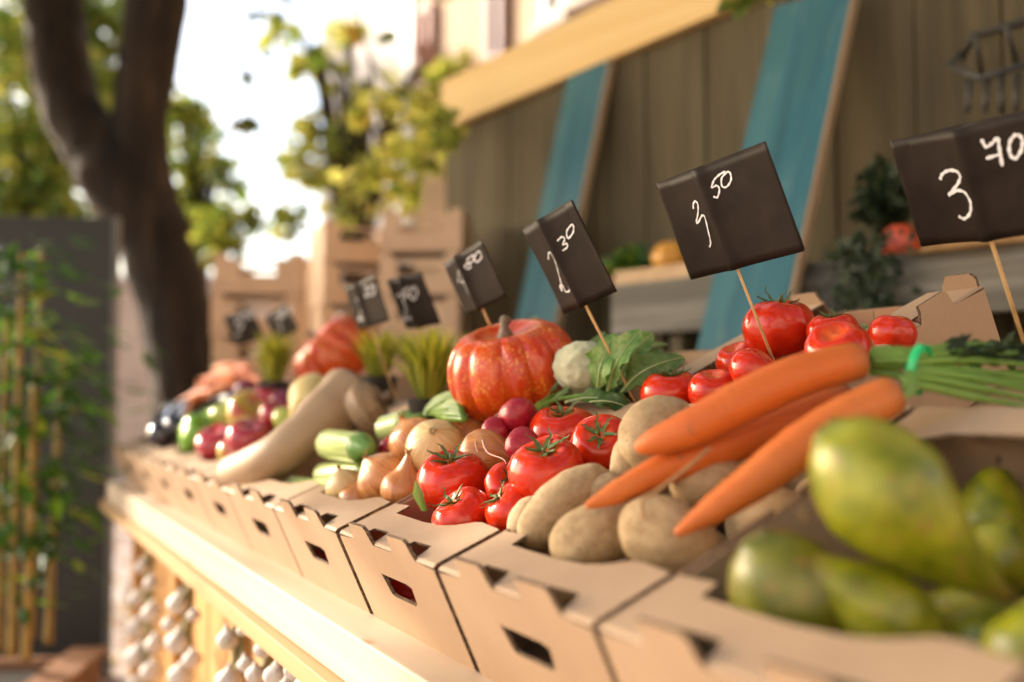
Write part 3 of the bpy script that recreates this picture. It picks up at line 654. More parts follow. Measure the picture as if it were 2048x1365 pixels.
for a, m_, e_ in zip(starts, mids, ends):
    q = [at(*a), at((a[0]+m_[0])/2, (a[1]+m_[1])/2-2, (a[2]+m_[2])/2), at(*m_), at(1940, (m_[1]*.55+e_[1]*.45)-5+r.uniform(-4, 4), (m_[2]+e_[2])/2), at(*e_), at(e_[0]+90, e_[1]+30, e_[2]+.01)]
    b = Bld().tube(smooth_path(q, 6), [.0036]*8 + [.0034]*12 + [.0022]*11, 8); cpart(b, 'stalk', 'stem')
b = Bld()
for i in range(420):                                   # feathery tops towards the right
    t = r.uniform(0, 1); u0 = 1880+t*320; p = at(u0, 688+t*18+r.uniform(-6, 30), .80+r.uniform(-.02, .05))
    d = vd(r.uniform(.2, 1), r.uniform(-.7, .6), r.uniform(-.5, .5)); L = r.uniform(.006, .016); sd = d.cross(vd(r.uniform(-1, 1), r.uniform(-1, 1), 1)).normalized()
    b.strip([p, p+d*L*.5, p+d*L], [.001, L*.22, .0003], sd, fold=.3)
cpart(b, 'leaf_tops', 'leaf_dark', False)
cc = at(1838, 740, .782); b = Bld(); axb = (at(1860, 745, .775)-at(1815, 737, .788)).normalized(); xx = vd(.25, 1, 0); xx = (xx-axb*xx.dot(axb)).normalized(); yy = axb.cross(xx)
ring = [cc + xx*(math.cos(a)*.0185) + yy*(math.sin(a)*.0135) for a in [2*math.pi*k/36 for k in range(37)]]
V = []; F = []
for p_ in ring:
    o_ = (p_-cc).normalized()
    for dx, dr in ((-.0036, 0), (-.0036, .0018), (.0036, .0018), (.0036, 0)): V.append(p_ + axb*dx + o_*dr)
for i in range(36):
    for k in range(4): F.append((i*4+k, i*4+(k+1) % 4, i*4+4+(k+1) % 4, i*4+4+k))
b.add(V, F); cpart(b, 'rubber_band', 'band')

# pears
def pear_mesh(seed, neck=.42, L=1.55):
    r = random.Random(seed); off = Vector((r.uniform(0, 40), r.uniform(0, 40), 0)); bend = r.uniform(.04, .16)
    def f(ph, th):
        t = th/math.pi                              # 0 at the stem, 1 at the bottom
        z = L*.5*math.cos(th) + (-.06 if th > 2.9 else 0)
        body = math.sin(th)**.8
        x = (z/L+.5)                                # 0 bottom .. 1 stem
        q_ = max(0, min(1, (x-.34)/.62)); prof = 1.0 - (1-neck)*(.65*q_+.35*q_*q_*(3-2*q_)); rr = (body if x < .5 else math.sin(th)**.62)*prof
        p = Vector((rr*math.cos(ph), rr*math.sin(ph), z))
        k = 1+.05*noise.noise(p*1.3+off); p.x *= k; p.y *= k; p.x += bend*max(0, z)**2
        return p
    return sph(f, 44, 36), f
def pear(u, v, e, wpx, ax, seed, label, spin=0, neck=.42, L=2.7, mat='pear', d=None):
    p = spot(u, v, e) if d is None else at(u, v, d); s = px(p, wpx)/2; (V, F), f = pear_mesh(seed, neck, L)
    t = thing('pear', label, 'pear', frame(p, ax, spin, s), 'green pears in the nearest crate'); mk('fruit', V, F, mat, t)
    tip = f(0, 0); b = Bld().tube([tip-Vector((0, 0, .05)), tip+Vector((.03, 0, .13)), tip+Vector((.10, .02, .30))], [.07, .05, .06], 8); b.build('stalk', 'pumpkin_stem', t)
    bt = f(0, math.pi); b = Bld()
    for i in range(5):
        a = 2*math.pi*i/5; q = bt+Vector((math.cos(a)*.05, math.sin(a)*.05, .02)); b.strip([q, q+Vector((math.cos(a)*.10, math.sin(a)*.10, -.03)), q+Vector((math.cos(a)*.16, math.sin(a)*.16, -.08))], [.04, .04, .008], Vector((-math.sin(a), math.cos(a), 0)), fold=.3)
    b.build('blossom_end', 'pumpkin_stem', t)
    return t
pear(1818, 1042, .07, 272, vd(.60, -.74, .28), 1, 'largest pear, lying on top with its stalk pointing down right', .4, .24, 3.5, d=.60)
pear(1612, 1245, .02, 250, vd(.52, -.82, -.10), 2, 'green pear in painted shade at the crate edge, its blossom end up left', 1.0, .5, 3.2, 'pear_shaded', d=.625)
pear(1738, 1212, .03, 196, vd(-.78, .62, -.05), 3, 'pear with a thin blushed neck pointing up left, under the largest', 2.0, .46, 3.5, d=.60)
pear(1985, 1030, .01, 170, vd(.2, .9, -.3), 4, 'pear in shade behind the largest, at the right', .3, .6, 2.3, d=.72)
pear(2020, 1125, .02, 170, vd(.9, -.3, .2), 5, 'light green pear at the right, below the shaded one', 1.3, .6, 2.3, d=.66)
pear(2085, 1290, .03, 200, vd(.5, .9, .2), 6, 'yellowish pear at the front right corner of the crate', 2.2, .55, 2.5, d=.53)
pear(1985, 1300, .01, 170, vd(.7, -.55, .3), 7, 'pear lying low between the blushed neck and the corner', .2, .55, 2.4, d=.60)

# onions
def onion_mesh(seed, tipk=.5, flat=.9):
    r = random.Random(seed); off = Vector((r.uniform(0, 40), 0, r.uniform(0, 9)))
    def f(ph, th):
        s, c = math.sin(th), math.cos(th); p = Vector((s*math.cos(ph), s*math.sin(ph), c*flat)); k = 1+.05*noise.noise(p*1.2+off); p *= k
        p.z += tipk*(1 if tipk > .7 else .62)*math.exp(-(th/.34)**2); sq = 1-.18*math.exp(-(th/.4)**2); p.x *= sq; p.y *= sq
        p.z += .10*math.exp(-((math.pi-th)/.3)**2)
        return p
    return sph(f, 48, 30), f
def onion(u, v, e, wpx, ax, seed, label, tipk=.45, mat='onion', neck=True, spin=0, cat='onion', grp='brown onions in the crate'):
    p = spot(u, v, e); (V, F), f = onion_mesh(seed, tipk); t = thing('onion', label, cat, frame(p, ax, spin, px(p, wpx)/2), grp)
    mk('bulb', V, F, mat, t); z = f(0, 0).z; r = random.Random(seed)
    b = Bld()
    if neck:
        for i in range(5):
            a = r.uniform(0, 6.28); q = Vector((math.cos(a)*.05, math.sin(a)*.05, z-.1)); d = Vector((math.cos(a)*.45, math.sin(a)*.45, 1)).normalized(); L = r.uniform(.2, .45)
            b.strip([q, q+d*L*.5, q+d*L+Vector((r.uniform(-.1, .1), r.uniform(-.1, .1), -.04))], [.09, .07, .015], Vector((-math.sin(a), math.cos(a), 0)), fold=.5)
        b.build('dry_neck', 'onion_tip', t)
    else:
        for i in range(46):
            a = r.uniform(0, 6.28); q = Vector((math.cos(a)*.10*r.random(), math.sin(a)*.10*r.random(), z-.03)); d = Vector((math.cos(a), math.sin(a), .8)).normalized(); b.tube([q, q+d*.05, q+d*.09+Vector((r.uniform(-.05, .05), r.uniform(-.05, .05), 0))], .008, 4)
        b.build('root_tuft', 'onion_tip', t)
    return t
onion(872, 898, 0.022, 125, vd(-.05, .62, .72), 1, 'pale onion facing out with its brown root scar', .10, 'onion_pale', False)
onion(832, 888, 0.018, 112, vd(-.5, .8, -.3), 2, 'reddish brown onion behind the pale one, beside the zucchini', .3)
onion(970, 915, 0.01, 116, vd(.75, .1, .5), 3, 'onion between the pale one and the radishes, neck to the right', .45)
onion(768, 958, 0.003, 110, vd(-.6, .7, .1), 4, 'shiny copper onion in the front of its crate', .25)
onion(692, 975, -0.004, 83, vd(-.3, .9, .1), 5, 'smallest onion at the crate flap, next to the zucchini', .15, 'onion_pale')
onion(808, 980, -0.006, 94, vd(.12, .96, .1), 6, 'pinkish pointed onion with a green shoot beside the wide tomato', .75)
onion(932, 880, 0.006, 101, vd(.6, .75, -.2), 7, 'onion at the back of the heap below the pumpkin', .6)
onion(985, 895, 0, 90, vd(.2, .9, -.2), 8, 'onion tucked under the radishes', .4)
onion(716, 1000, -.02, 78, vd(.2, .9, .2), 9, 'onion sunk low behind the flap of its crate', .3)
p = spot(832, 962, .028); b = Bld(); b.strip([p, p+vd(.15, -.7, .2)*px(p, 26), p+vd(.3, -1, .1)*px(p, 62)], [.001, .006, .003], vd(1, .1, .1), fold=.5)
tag(b.build('onion_leaf', 'leaf_green'), 'pale green shoot leaf lying between the pointed onion and the tomato', 'leaf')

# radishes
def radish(u, v, e, wpx, ax, root, label, spin=0):
    p = spot(u, v, e); V, F = potato_mesh(int(u), 1.0); t = thing('radish', label, 'radish', frame(p, ax, spin, px(p, wpx)/2), 'red radishes by the pumpkin')
    inv = t.matrix_world.inverted(); mk('bulb', V, F, 'radish', t)
    Q = smooth_path([inv @ (p+ax*px(p, wpx)*.46)] + [inv @ spot(*q) for q in root], 6); n = len(Q)
    Bld().tube(Q, [.10*(1-i/(n-1))**1.2+.022 for i in range(n)], 8).build('root', 'radish_root', t)
radish(1036, 832, .036, 76, vd(-.5, .35, .6), [(1000, 828, .038), (975, 848, .038), (952, 878, .036), (955, 905, .034)], 'largest radish, on top of the bunch with a long curved root')
radish(990, 862, .032, 56, vd(-.5, -.4, .6), [(966, 880, .034), (975, 905, .032), (1005, 918, .03), (1012, 928, .028)], 'smallest radish, in front below the largest')
radish(1046, 892, .020, 72, vd(-.4, -.6, .5), [(1028, 912, .022), (1020, 925, .021), (1014, 935, .02)], 'radish half hidden behind the big glossy tomato')
radish(788, 898, .012, 60, vd(-.4, .6, .5), [(770, 905, .012), (760, 910, .01)], 'dark radish peeping out left of the onions')

# zucchini
def zuc(A, Bp, r0, label, curve=.0):
    P = smooth_path([A, A.lerp(Bp, .5)+ZAX*curve, Bp], 12); n = len(P); R = []
    for i in range(n):
        t = i/(n-1); R.append(r0*(1-.10*t)*min(1, (.55+ (t/.10)*.45) if t < .10 else 1))
    ax = (Bp-A).normalized(); t_ = thing('zucchini', label, 'zucchini', Matrix.Translation(A), 'pale zucchini in the crate')
    b = Bld().tube([P[0]-ax*r0*.25]+P, [r0*.30]+R, 22); b.V = [v-A for v in b.V]; b.build('body', 'zucchini', t_)
    e_ = P[-1]; b = Bld().tube([e_-ax*.001, e_+ax*r0*.35, e_+ax*r0*.7, e_+ax*r0*1.5], [R[-1]*1.002, R[-1]*.93, r0*.50, r0*.42], 10); b.V = [v-A for v in b.V]; b.build('stem_end', 'zucchini_dark', t_)
zuc(spot(655, 888, .030), spot(722, 896, .034), px(spot(690, 888, .03), 32), 'upper pale zucchini with a green stem end, beside the onions')
zuc(spot(642, 950, -.012), spot(730, 946, -.006), px(spot(690, 948, -.01), 25), 'lower pale zucchini just above the crate flap')
zuc(spot(770, 862, .030), spot(812, 848, .034), px(spot(790, 855, .03), 30), 'green zucchini end behind the onions')
zuc(spot(575, 968, -.024), spot(690, 985, -.024), px(spot(620, 970, .0), 20), 'zucchini mostly sunk behind the crate flap')

# long tan squash
def squash(P, R, name, label, cat, mat, ribs=0, stem=True, ribstart=.55):
    Pp = smooth_path(P, 9); n = len(Pp); RR = []
    for i in range(n):
        x = i/(n-1)*(len(R)-1); k = min(int(x), len(R)-2); t = x-k; t = t*t*(3-2*t); RR.append(R[k]*(1-t)+R[k+1]*t)
    t_ = thing(name, label, cat, Matrix.Translation(P[0])); V = []; F = []; prev = None; nn = 40
    d0 = (Pp[0]-Pp[1]).normalized(); d1 = (Pp[-1]-Pp[-2]).normalized()
    Pp = [Pp[0]+d0*RR[0]*k for k in (.42, .36, .22)] + Pp + [Pp[-1]+d1*RR[-1]*k for k in (.20, .24, .18)]
    RR = [RR[0]*k for k in (.05, .5, .85)] + RR + [RR[-1]*k for k in (.82, .45, .08)]; m_ = len(Pp)
    for i, p in enumerate(Pp):
        d = (Pp[min(i+1, m_-1)]-Pp[max(i-1, 0)]).normalized(); x = (d.orthogonal() if prev is None else prev-d*prev.dot(d)).normalized(); prev = x; y = d.cross(x)
        for k in range(nn):
            a = 2*math.pi*k/nn; s = max(0, (i/m_-ribstart)/(1-ribstart)); rr = RR[i]*(1+.035*noise.noise(Vector((i*.22, math.cos(a)*1.5, math.sin(a)*1.5)))-.09*s*ribs*(1-abs(math.cos(a*5))**.6))
            V.append(p+(x*math.cos(a)+y*math.sin(a))*rr-P[0])
    for i in range(m_-1):
        for k in range(nn): F.append((i*nn+k, i*nn+(k+1) % nn, (i+1)*nn+(k+1) % nn, (i+1)*nn+k))
    F.append(tuple(range(nn-1, -1, -1))); F.append(tuple((m_-1)*nn+k for k in range(nn)))
    mk('body', V, F, mat, t_)
    if stem:
        e_ = Pp[-1]-P[0]; Bld().tube([e_-d1*.004, e_+d1*.012, e_+d1*.022], [.012, .008, .010], 10).build('stalk', 'pumpkin_stem', t_)
squash([spot(472, 950, .008), spot(540, 918, .026), spot(605, 872, .042), spot(660, 826, .056), spot(706, 792, .064)], [.034, .033, .035, .045, .054], 'butternut_squash', 'long tan squash lying up the display, ribbed at its thick end', 'squash', 'butternut', 1)
squash([spot(722, 826, .040), spot(738, 812, .046), spot(753, 804, .048)], [.040, .043, .032], 'butternut_squash', 'blunt ribbed squash end behind the long tan squash', 'squash', 'butternut', 1, ribstart=.1)
squash([spot(618, 828, .045), spot(624, 795, .060), spot(630, 778, .066)], [.034, .042, .030], 'pale_squash', 'pale yellow squash standing behind the long tan squash', 'squash', 'pale_squash', 0, False)

# pumpkins
def pumpkin(p, rad, ax, label, seed, ribs=11, flat=.78, spin=0):
    r = random.Random(seed); t = thing('pumpkin', label, 'pumpkin', frame(p, ax, spin, rad), 'red ribbed pumpkins')
    ph0 = [2*math.pi*(i+r.uniform(-.16, .16))/ribs for i in range(ribs)]; dp = [r.uniform(.75, 1.15) for _ in ribs*[0]]if False else [r.uniform(.75, 1.15) for _ in range(ribs)]
    def f(ph, th):
        s, c = math.sin(th), math.cos(th); k = 0
        for a, d in zip(ph0, dp):
            x = (ph-a+math.pi) % (2*math.pi)-math.pi; k += d*math.exp(-abs(x/.085)**1.3)
        top = .55+.45*math.sin(th)**.5
        k = 1-.115*k*(.35+.65*math.sin(th)**.7)*top
        x = abs(s)**.80; z = flat*c*(1+.0*c)
        z -= .26*math.exp(-(th/.42)**2)-.16*math.exp(-((math.pi-th)/.4)**2)
        return Vector((x*math.cos(ph)*k, x*math.sin(ph)*k, z*(1-.0*k)))
    V, F = sph(f, 176, 44); mk('body', V, F, 'pumpkin', t)
    z = f(0, 0).z; b = Bld(); P = smooth_path([Vector((0, 0, z-.04)), Vector((.01, .0, z+.08)), Vector((.05, .02, z+.17)), Vector((.14, .05, z+.22))], 5)
    n = len(P); b.tube(P, [.15-.09*min(1, i/(n*.5))+(.03 if i > n*.8 else 0) for i in range(n)], 9)
    for k in range(9): pass
    b.build('stalk', 'pumpkin_stem', t)
pk = spot(1026, 742, .062); pumpkin(pk, px(pk, 268)/2, vd(-.20, .93, .22), 'glossy red orange ribbed pumpkin with yellow flecks, beside the radishes', 3, 12, .80, .4)
pk2 = spot(668, 712, .075); pumpkin(pk2, px(pk2, 172)/2, (NRM*.6+vd(-.75, .35, .2)*.7).normalized(), 'blurred red pumpkin behind the pale yellow squash', 8, 11, .80, 1.0)

# apples and the far crates
def apple(u, v, e, wpx, ax, mat, label, seed, name='apple', cat='apple', grp='apples in the far crates'):
    p = spot(u, v, e); r = random.Random(seed); ox = r.uniform(-.05, .05)
    def f(ph, th):
        s, c = math.sin(th), math.cos(th); z = .88*c-.30*math.exp(-(th/.38)**2)+.16*math.exp(-((math.pi-th)/.34)**2); x = abs(s)**.85*(1+.10*c)*(1+.025*math.cos(5*ph)*(c < 0))
        return Vector((x*math.cos(ph)*(1+ox), x*math.sin(ph), z))
    t = thing(name, label, cat, frame(p, ax, seed, px(p, wpx)/2), grp); V, F = sph(f, 36, 24); mk('fruit', V, F, mat, t)
    z = f(0, 0).z; Bld().tube([Vector((0, 0, z-.03)), Vector((.03, 0, z+.2)), Vector((.10, 0, z+.42))], [.05, .035, .05], 7).build('stalk', 'pumpkin_stem', t)
apple(498, 880, .020, 92, vd(.1, .9, .3), 'apple_red', 'deep red apple just left of the long tan squash', 1)
apple(435, 888, .014, 84, vd(-.2, .8, .4), 'apple_red', 'pinkish red apple left of the deep red one', 2)
apple(500, 828, .042, 96, vd(.35, .5, .6), 'apple_mix', 'yellow green apple with a red cheek, stalk cavity facing out', 3)
apple(553, 832, .036, 70, vd(.2, .8, .3), 'apple_red', 'red apple touching the upper edge of the long tan squash', 4)
apple(452, 830, .036, 66, vd(-.3, .8, .2), 'apple_green', 'greenish apple left of the red cheeked one', 5)
apple(575, 840, .030, 60, vd(.2, .9, .1), 'apple_green', 'small yellow green apple against the pale squash', 6)
apple(470, 905, .000, 70, vd(0, 1, .1), 'apple_mix', 'striped apple low between the two front red ones', 7)
apple(532, 795, .060, 54, vd(.2, .9, .1), 'apple_red', 'small dark red apple at the top of the apple heap', 9)
def pepper(u, v, e, wpx, ax, label, seed):
    p = spot(u, v, e)
    def f(ph, th):
        s, c = math.sin(th), math.cos(th); k = 1-.16*abs(math.cos(1.5*ph))**4; x = abs(s)**.7*(1+.12*c)*k
        return Vector((x*math.cos(ph), x*math.sin(ph), 1.15*c-.25*math.exp(-(th/.35)**2)+.15*math.exp(-((math.pi-th)/.3)**2)))
    t = thing('green_pepper', label, 'pepper', frame(p, ax, seed, px(p, wpx)/2), 'green peppers in the far crate'); V, F = sph(f, 40, 26); mk('fruit', V, F, 'pepper_green', t)
    z = f(0, 0).z; Bld().tube([Vector((0, 0, z-.05)), Vector((.05, 0, z+.2)), Vector((.18, 0, z+.42))], [.14, .08, .09], 8).build('stalk', 'stem', t)
pepper(392, 870, .022, 74, vd(.5, .6, .4), 'bright green pepper left of the apples', 1)
pepper(425, 845, .030, 50, vd(-.4, .7, .2), 'small green pepper behind the bright one', 2)
def eggplant(A, Bp, r0, label):
    t_ = thing('eggplant', label, 'eggplant', Matrix.Translation(A), 'eggplants at the far end'); P = smooth_path([A, A.lerp(Bp, .35)+ZAX*.006, A.lerp(Bp, .7)+ZAX*.006, Bp], 6); n = len(P); ax = (Bp-A).normalized(); P = [P[0]-ax*r0*.6, P[0]-ax*r0*.4]+P
    R = [r0*.2, r0*.7]+[r0*(1-.45*(i/(n-1))**1.3) for i in range(n)]; b = Bld().tube(P, R, 20); b.V = [v-A for v in b.V]; b.build('fruit', 'eggplant', t_)
    b = Bld().tube([Bp-ax*.004, Bp+ax*r0*.35, Bp+ax*r0*1.1], [r0*.62, r0*.4, r0*.16], 9); b.V = [v-A for v in b.V]; b.build('cap', 'calyx', t_)
eggplant(spot(322, 872, .03), spot(345, 815, .06), .033, 'dark eggplant standing at the far corner of the stall')
eggplant(spot(352, 856, .035), spot(372, 810, .06), .030, 'dark eggplant with a bluish sheen beside the green pepper')
eggplant(spot(470, 812, .04), spot(425, 806, .055), .028, 'dark eggplant lying behind the green pepper')
def far_carrot(A, Bp, r0, label):
    t_ = thing('carrot', label, 'carrot', Matrix.Translation(A), 'loose carrots in the far crate'); b = carrot_b([A, A.lerp(Bp, .5)+ZAX*.006, Bp], [r0, r0*.85, r0*.2], int(r0*1e5)); b.V = [v-A for v in b.V]; along(b.build('root', 'carrot', t_), len(b.V)//24)
    ax = (A-Bp).normalized(); b = Bld()
    for k in range(4): b.tube([A, A+ax*.03+vd(rnd.uniform(-.4, .4), rnd.uniform(0, .6), 0)*.012, A+ax*.06+vd(rnd.uniform(-.5, .5), rnd.uniform(0, 1), 0)*.02], [.003, .0025, .002], 5)
    b.V = [v-A for v in b.V]; b.build('stalk', 'stem', t_)
for (a, b_, lab) in (((405, 768, .05), (500, 745, .075), 'upper far carrot lying below the trunk foot'), ((385, 800, .04), (452, 752, .07), 'slanting far carrot nearest the eggplants'),
                     ((420, 790, .045), (478, 765, .06), 'middle far carrot beside the beetroot'), ((452, 752, .07), (520, 762, .07), 'far carrot pointing at the yellow grass tuft'), ((368, 810, .036), (430, 780, .055), 'lowest far carrot behind the dark eggplant'),
                     ((440, 742, .08), (505, 738, .085), 'topmost far carrot on the heap')):
    far_carrot(spot(*a), spot(*b_), .021, lab)
def beet(u, v, e, wpx, label):
    p = spot(u, v, e); V, F = potato_mesh(int(u)+3, .95); t = thing('beetroot', label, 'beetroot', frame(p, vd(-.3, .5, .3), 0, px(p, wpx)/2), 'beetroots behind the apples'); mk('bulb', V, F, 'beet', t)
    Bld().tube([Vector((0, 0, .9)), Vector((.1, 0, 1.5)), Vector((.3, 0, 2.0))], [.12, .06, .02], 6).build('root', 'beet', t)
beet(490, 785, .055, 52, 'purple beetroot beside the far carrots'); beet(512, 808, .05, 42, 'small dark beetroot behind the apples'); beet(565, 806, .05, 50, 'crimson beetroot next to the pale yellow squash'); beet(468, 795, .05, 40, 'beetroot tucked under the far carrots')

# cauliflower with its leaves
p = spot(1165, 735, .05); V, F = sph(lambda ph, th: (lambda q: q*(1+.10*noise.noise(q*3.2)+.06*noise.noise(q*8)))(Vector((math.sin(th)*math.cos(ph), math.sin(th)*math.sin(ph), .85*math.cos(th)))), 72, 40)
ca = thing('cauliflower', 'pale cauliflower head with green leaves right of the ribbed pumpkin', 'cauliflower', frame(p, vd(-.1, .95, .3), 0, px(p, 118)/2)); mk('head', V, F, 'cauli', ca)
def leaf_obj(name, A, d, L, wd, up_, curl, seed, mat, parent=None, inv=None, ruffle=.25):
    r = random.Random(seed); sd0 = d.cross(up_).normalized(); up_ = sd0.cross(d).normalized(); ns, nc = 18, 9; V = []; F = []; mid = []; f1, f2 = r.uniform(8, 13), r.uniform(16, 24); tw = r.uniform(-.5, .5); sway = r.uniform(-.25, .25)
    for i in range(ns):
        t = i/(ns-1); c = A + d*L*t + up_*(curl*L*(math.sin(t*2.3)*.45-.55*t*t)) + sd0*(sway*L*t*t); mid.append(c)
        w_ = wd*(.18+.82*math.sin(math.pi*min(1, max(0, (t-.12)/.90)))**.75)*(1 if t < .96 else .5); a_ = tw*t; sd = sd0*math.cos(a_)+up_*math.sin(a_); nn = up_*math.cos(a_)-sd0*math.sin(a_)
        for j in range(nc):
            x = j/(nc-1)*2-1; e_ = abs(x)**2; lob = 1+.16*math.sin(t*f2*1.3+seed)*e_*(1 if x > 0 else -1)+.10*math.sin(t*f2*2.1+seed*3)*e_
            V.append(c + sd*(w_*x*lob) + nn*(w_*(.30*abs(x)+ruffle*e_*math.sin(t*f1+seed+(2 if x > 0 else 0))+.10*e_*math.sin(t*f2+seed*2))))
    for i in range(ns-1):
        for j in range(nc-1): a_ = i*nc+j; F.append((a_, a_+1, a_+nc+1, a_+nc))
    b = Bld(); b.add(V, F); b.tube([p+up_*.0006 for p in mid], [wd*.11*(1-.8*i/(ns-1)) for i in range(ns)], 6, 1)
    if inv is not None: b.V = [inv @ v for v in b.V]
    return b.build(name, None, parent, True, [mat, 'leaf_rib'])
inv = ca.matrix_world.inverted()
for k, (u, v, e, dr, L, wd) in enumerate([(1195, 790, .020, vd(.30, .9, .2), .075, .016), (1215, 790, .016, vd(.45, .85, .3), .085, .017), (1225, 785, .014, vd(.62, .72, .1), .085, .015), (1240, 790, .012, vd(.75, .6, .3), .085, .017), (1250, 785, .01, vd(.9, .42, .2), .080, .015), (1235, 775, .012, vd(.55, .8, -.3), .085, .013), (1265, 785, .006, vd(.8, .55, -.1), .06, .014), (1205, 775, .018, vd(.18, .95, -.1), .07, .014), (1120, 770, .03, vd(-.15, .98, -.1), .05, .010), (1060, 690, .05, vd(-.05, .95, -.2), .045, .010), (1285, 770, .004, vd(.5, .8, .1), .05, .013)]):
    leaf_obj('leaf', spot(u, v, e), dr, L, wd, vd(-.35, .35, .85), .7, k, 'blade_cauli', ca, inv, .4)

# radish leaves lying right of the pumpkin, and a green bundle left of it
lb = thing('radish_leaves', 'spray of green radish leaves lying between the pumpkin and the price stick', 'leaves', Matrix.Translation(spot(1150, 800, .02))); inv = lb.matrix_world.inverted()
for k, (u, v, e, dr, L, wd) in enumerate([(1098, 806, .026, vd(.88, .45, .1), .095, .008), (1110, 800, .024, vd(.95, .28, .15), .105, .011), (1130, 806, .024, vd(.99, .06, .2), .088, .012), (1150, 800, .022, vd(.97, -.06, .2), .075, .013), (1165, 795, .02, vd(.95, .20, -.1), .075, .012), (1090, 800, .026, vd(.72, .66, 0), .070, .007), (1180, 805, .018, vd(.98, -.12, .3), .055, .012), (1135, 790, .024, vd(.86, .45, -.2), .085, .008)]):
    leaf_obj('leaf', spot(u, v, e), dr, L, wd, vd(-.1, .80, .6), .35, k+20, 'blade_radish', lb, inv, .3)
for k, (q) in enumerate([[(1068, 822, .03), (1092, 800, .03), (1150, 774, .026)], [(1072, 826, .03), (1105, 802, .028), (1170, 790, .024)], [(1066, 828, .03), (1085, 806, .03), (1120, 786, .027)]]):
    b = Bld().tube(smooth_path([spot(*x) for x in q], 6), [.0042]*5+[.003]*8, 8); b.V = [inv @ x for x in b.V]; b.build('stalk', 'stem', lb)
gb = thing('green_bundle', 'bundle of fluted green stalks left of the ribbed pumpkin', 'greens', Matrix.Translation(spot(880, 820, .04))); inv = gb.matrix_world.inverted()
for k in range(11):
    a = spot(842+k*2.0, 838-k*1.0, .026+.002*(k % 4)); m_ = spot(872+k*2.2, 800+k*3.6, .044+.002*(k % 3)); e_ = spot(915+k*1.4, 784+k*5.5, .05)
    b = Bld().tube(smooth_path([a, m_, e_], 6), [.0025]*3+[.0042]*10, 7); b.V = [inv @ x for x in b.V]; b.build('stalk', 'stem', gb)

# potted grass tufts between the pumpkins
def tuft(u, v, e, hpx, wpx, n, label, seed):
    r = random.Random(seed); p = spot(u, v, e); hh = px(p, hpx); ww = px(p, wpx)/2
    t = thing('grass_tuft', label, 'grass', Matrix.Translation(p), 'yellow green grass tufts on the display'); b = Bld()
    for i in range(n):
        a = r.uniform(0, 6.28); rr = r.random()**.6; base = Vector((math.cos(a)*.018*rr, math.sin(a)*.018*rr, 0)); out = Vector((math.cos(a), math.sin(a), 0))*ww*rr*r.uniform(.5, 1.1); L = hh*r.uniform(.55, 1.1)
        b.strip([base, base+out*.35+ZAX*L*.6, base+out+ZAX*L], [.0022, .0026, .0003], Vector((-math.sin(a), math.cos(a), 0)), fold=.4)
    b.build('blades', 'grass_yel', t, False)
    Bld().tube([Vector((0, 0, -.055)), Vector((0, 0, .002))], [.026, .034], 18).build('pot', 'soil', t)
tuft(858, 800, .03, 135, 150, 330, 'larger tuft of yellow green grass left of the ribbed pumpkin', 1)
tuft(757, 755, .055, 90, 100, 240, 'tuft of yellow green grass right behind the far pumpkin', 2)
tuft(548, 765, .08, 95, 90, 240, 'small blurred grass tuft left of the far pumpkin', 3)

# lower layers that fill the near crates
r = random.Random(77)
def layer(proto, ss, ys, e, rad, label, grp, tilt=.6, sq=(1, 1, 1)):
    for s_ in ss:
        for y_ in ys:
            p = inc(s_+r.uniform(-.008, .008), y_+r.uniform(-.008, .008), e+r.uniform(-.004, .004)); ax = (NRM + TAN*r.uniform(-tilt, tilt) + YAX*r.uniform(-tilt, tilt)).normalized(); k = rad*r.uniform(.92, 1.06)
            o = proto.copy(); COL.objects.link(o); o.matrix_world = frame(p, ax, r.uniform(0, 6), tuple(k*q for q in sq)); o['label'] = label; o['group'] = grp
            for ch in list(proto.children): c = ch.copy(); COL.objects.link(c); c.parent = o
def first(nm): return bpy.data.objects[nm]
layer(first('tomato'), (.42, .50, .58, .630), (.745, .835, .925), -.052, .040, 'red tomato in the lower layer of the raised crate', 'lower layer of tomatoes in the raised crate')
layer(first('tomato.001'), (.16, .24, .31), (.855, .935, 1.02), -.060, .037, 'red tomato in the lower layer of the front tomato crate', 'lower layer of tomatoes in the front crate')
layer(first('potato.002'), (.09, .17, .25, .31), (.60, .68, .76), -.066, .028, 'brown potato in the lower layer of its crate', 'lower layer of potatoes', 2.5)
layer(first('onion.003'), (.10, .18, .26, .31), (1.125, 1.21, 1.295), -.060, .034, 'brown onion in the lower layer of its crate', 'lower layer of onions')
layer(first('pear.003'), (.10, .19, .28), (.345, .425, .500), -.080, .030, 'green pear in the lower layer of the nearest crate', 'lower layer of pears', 2.5)

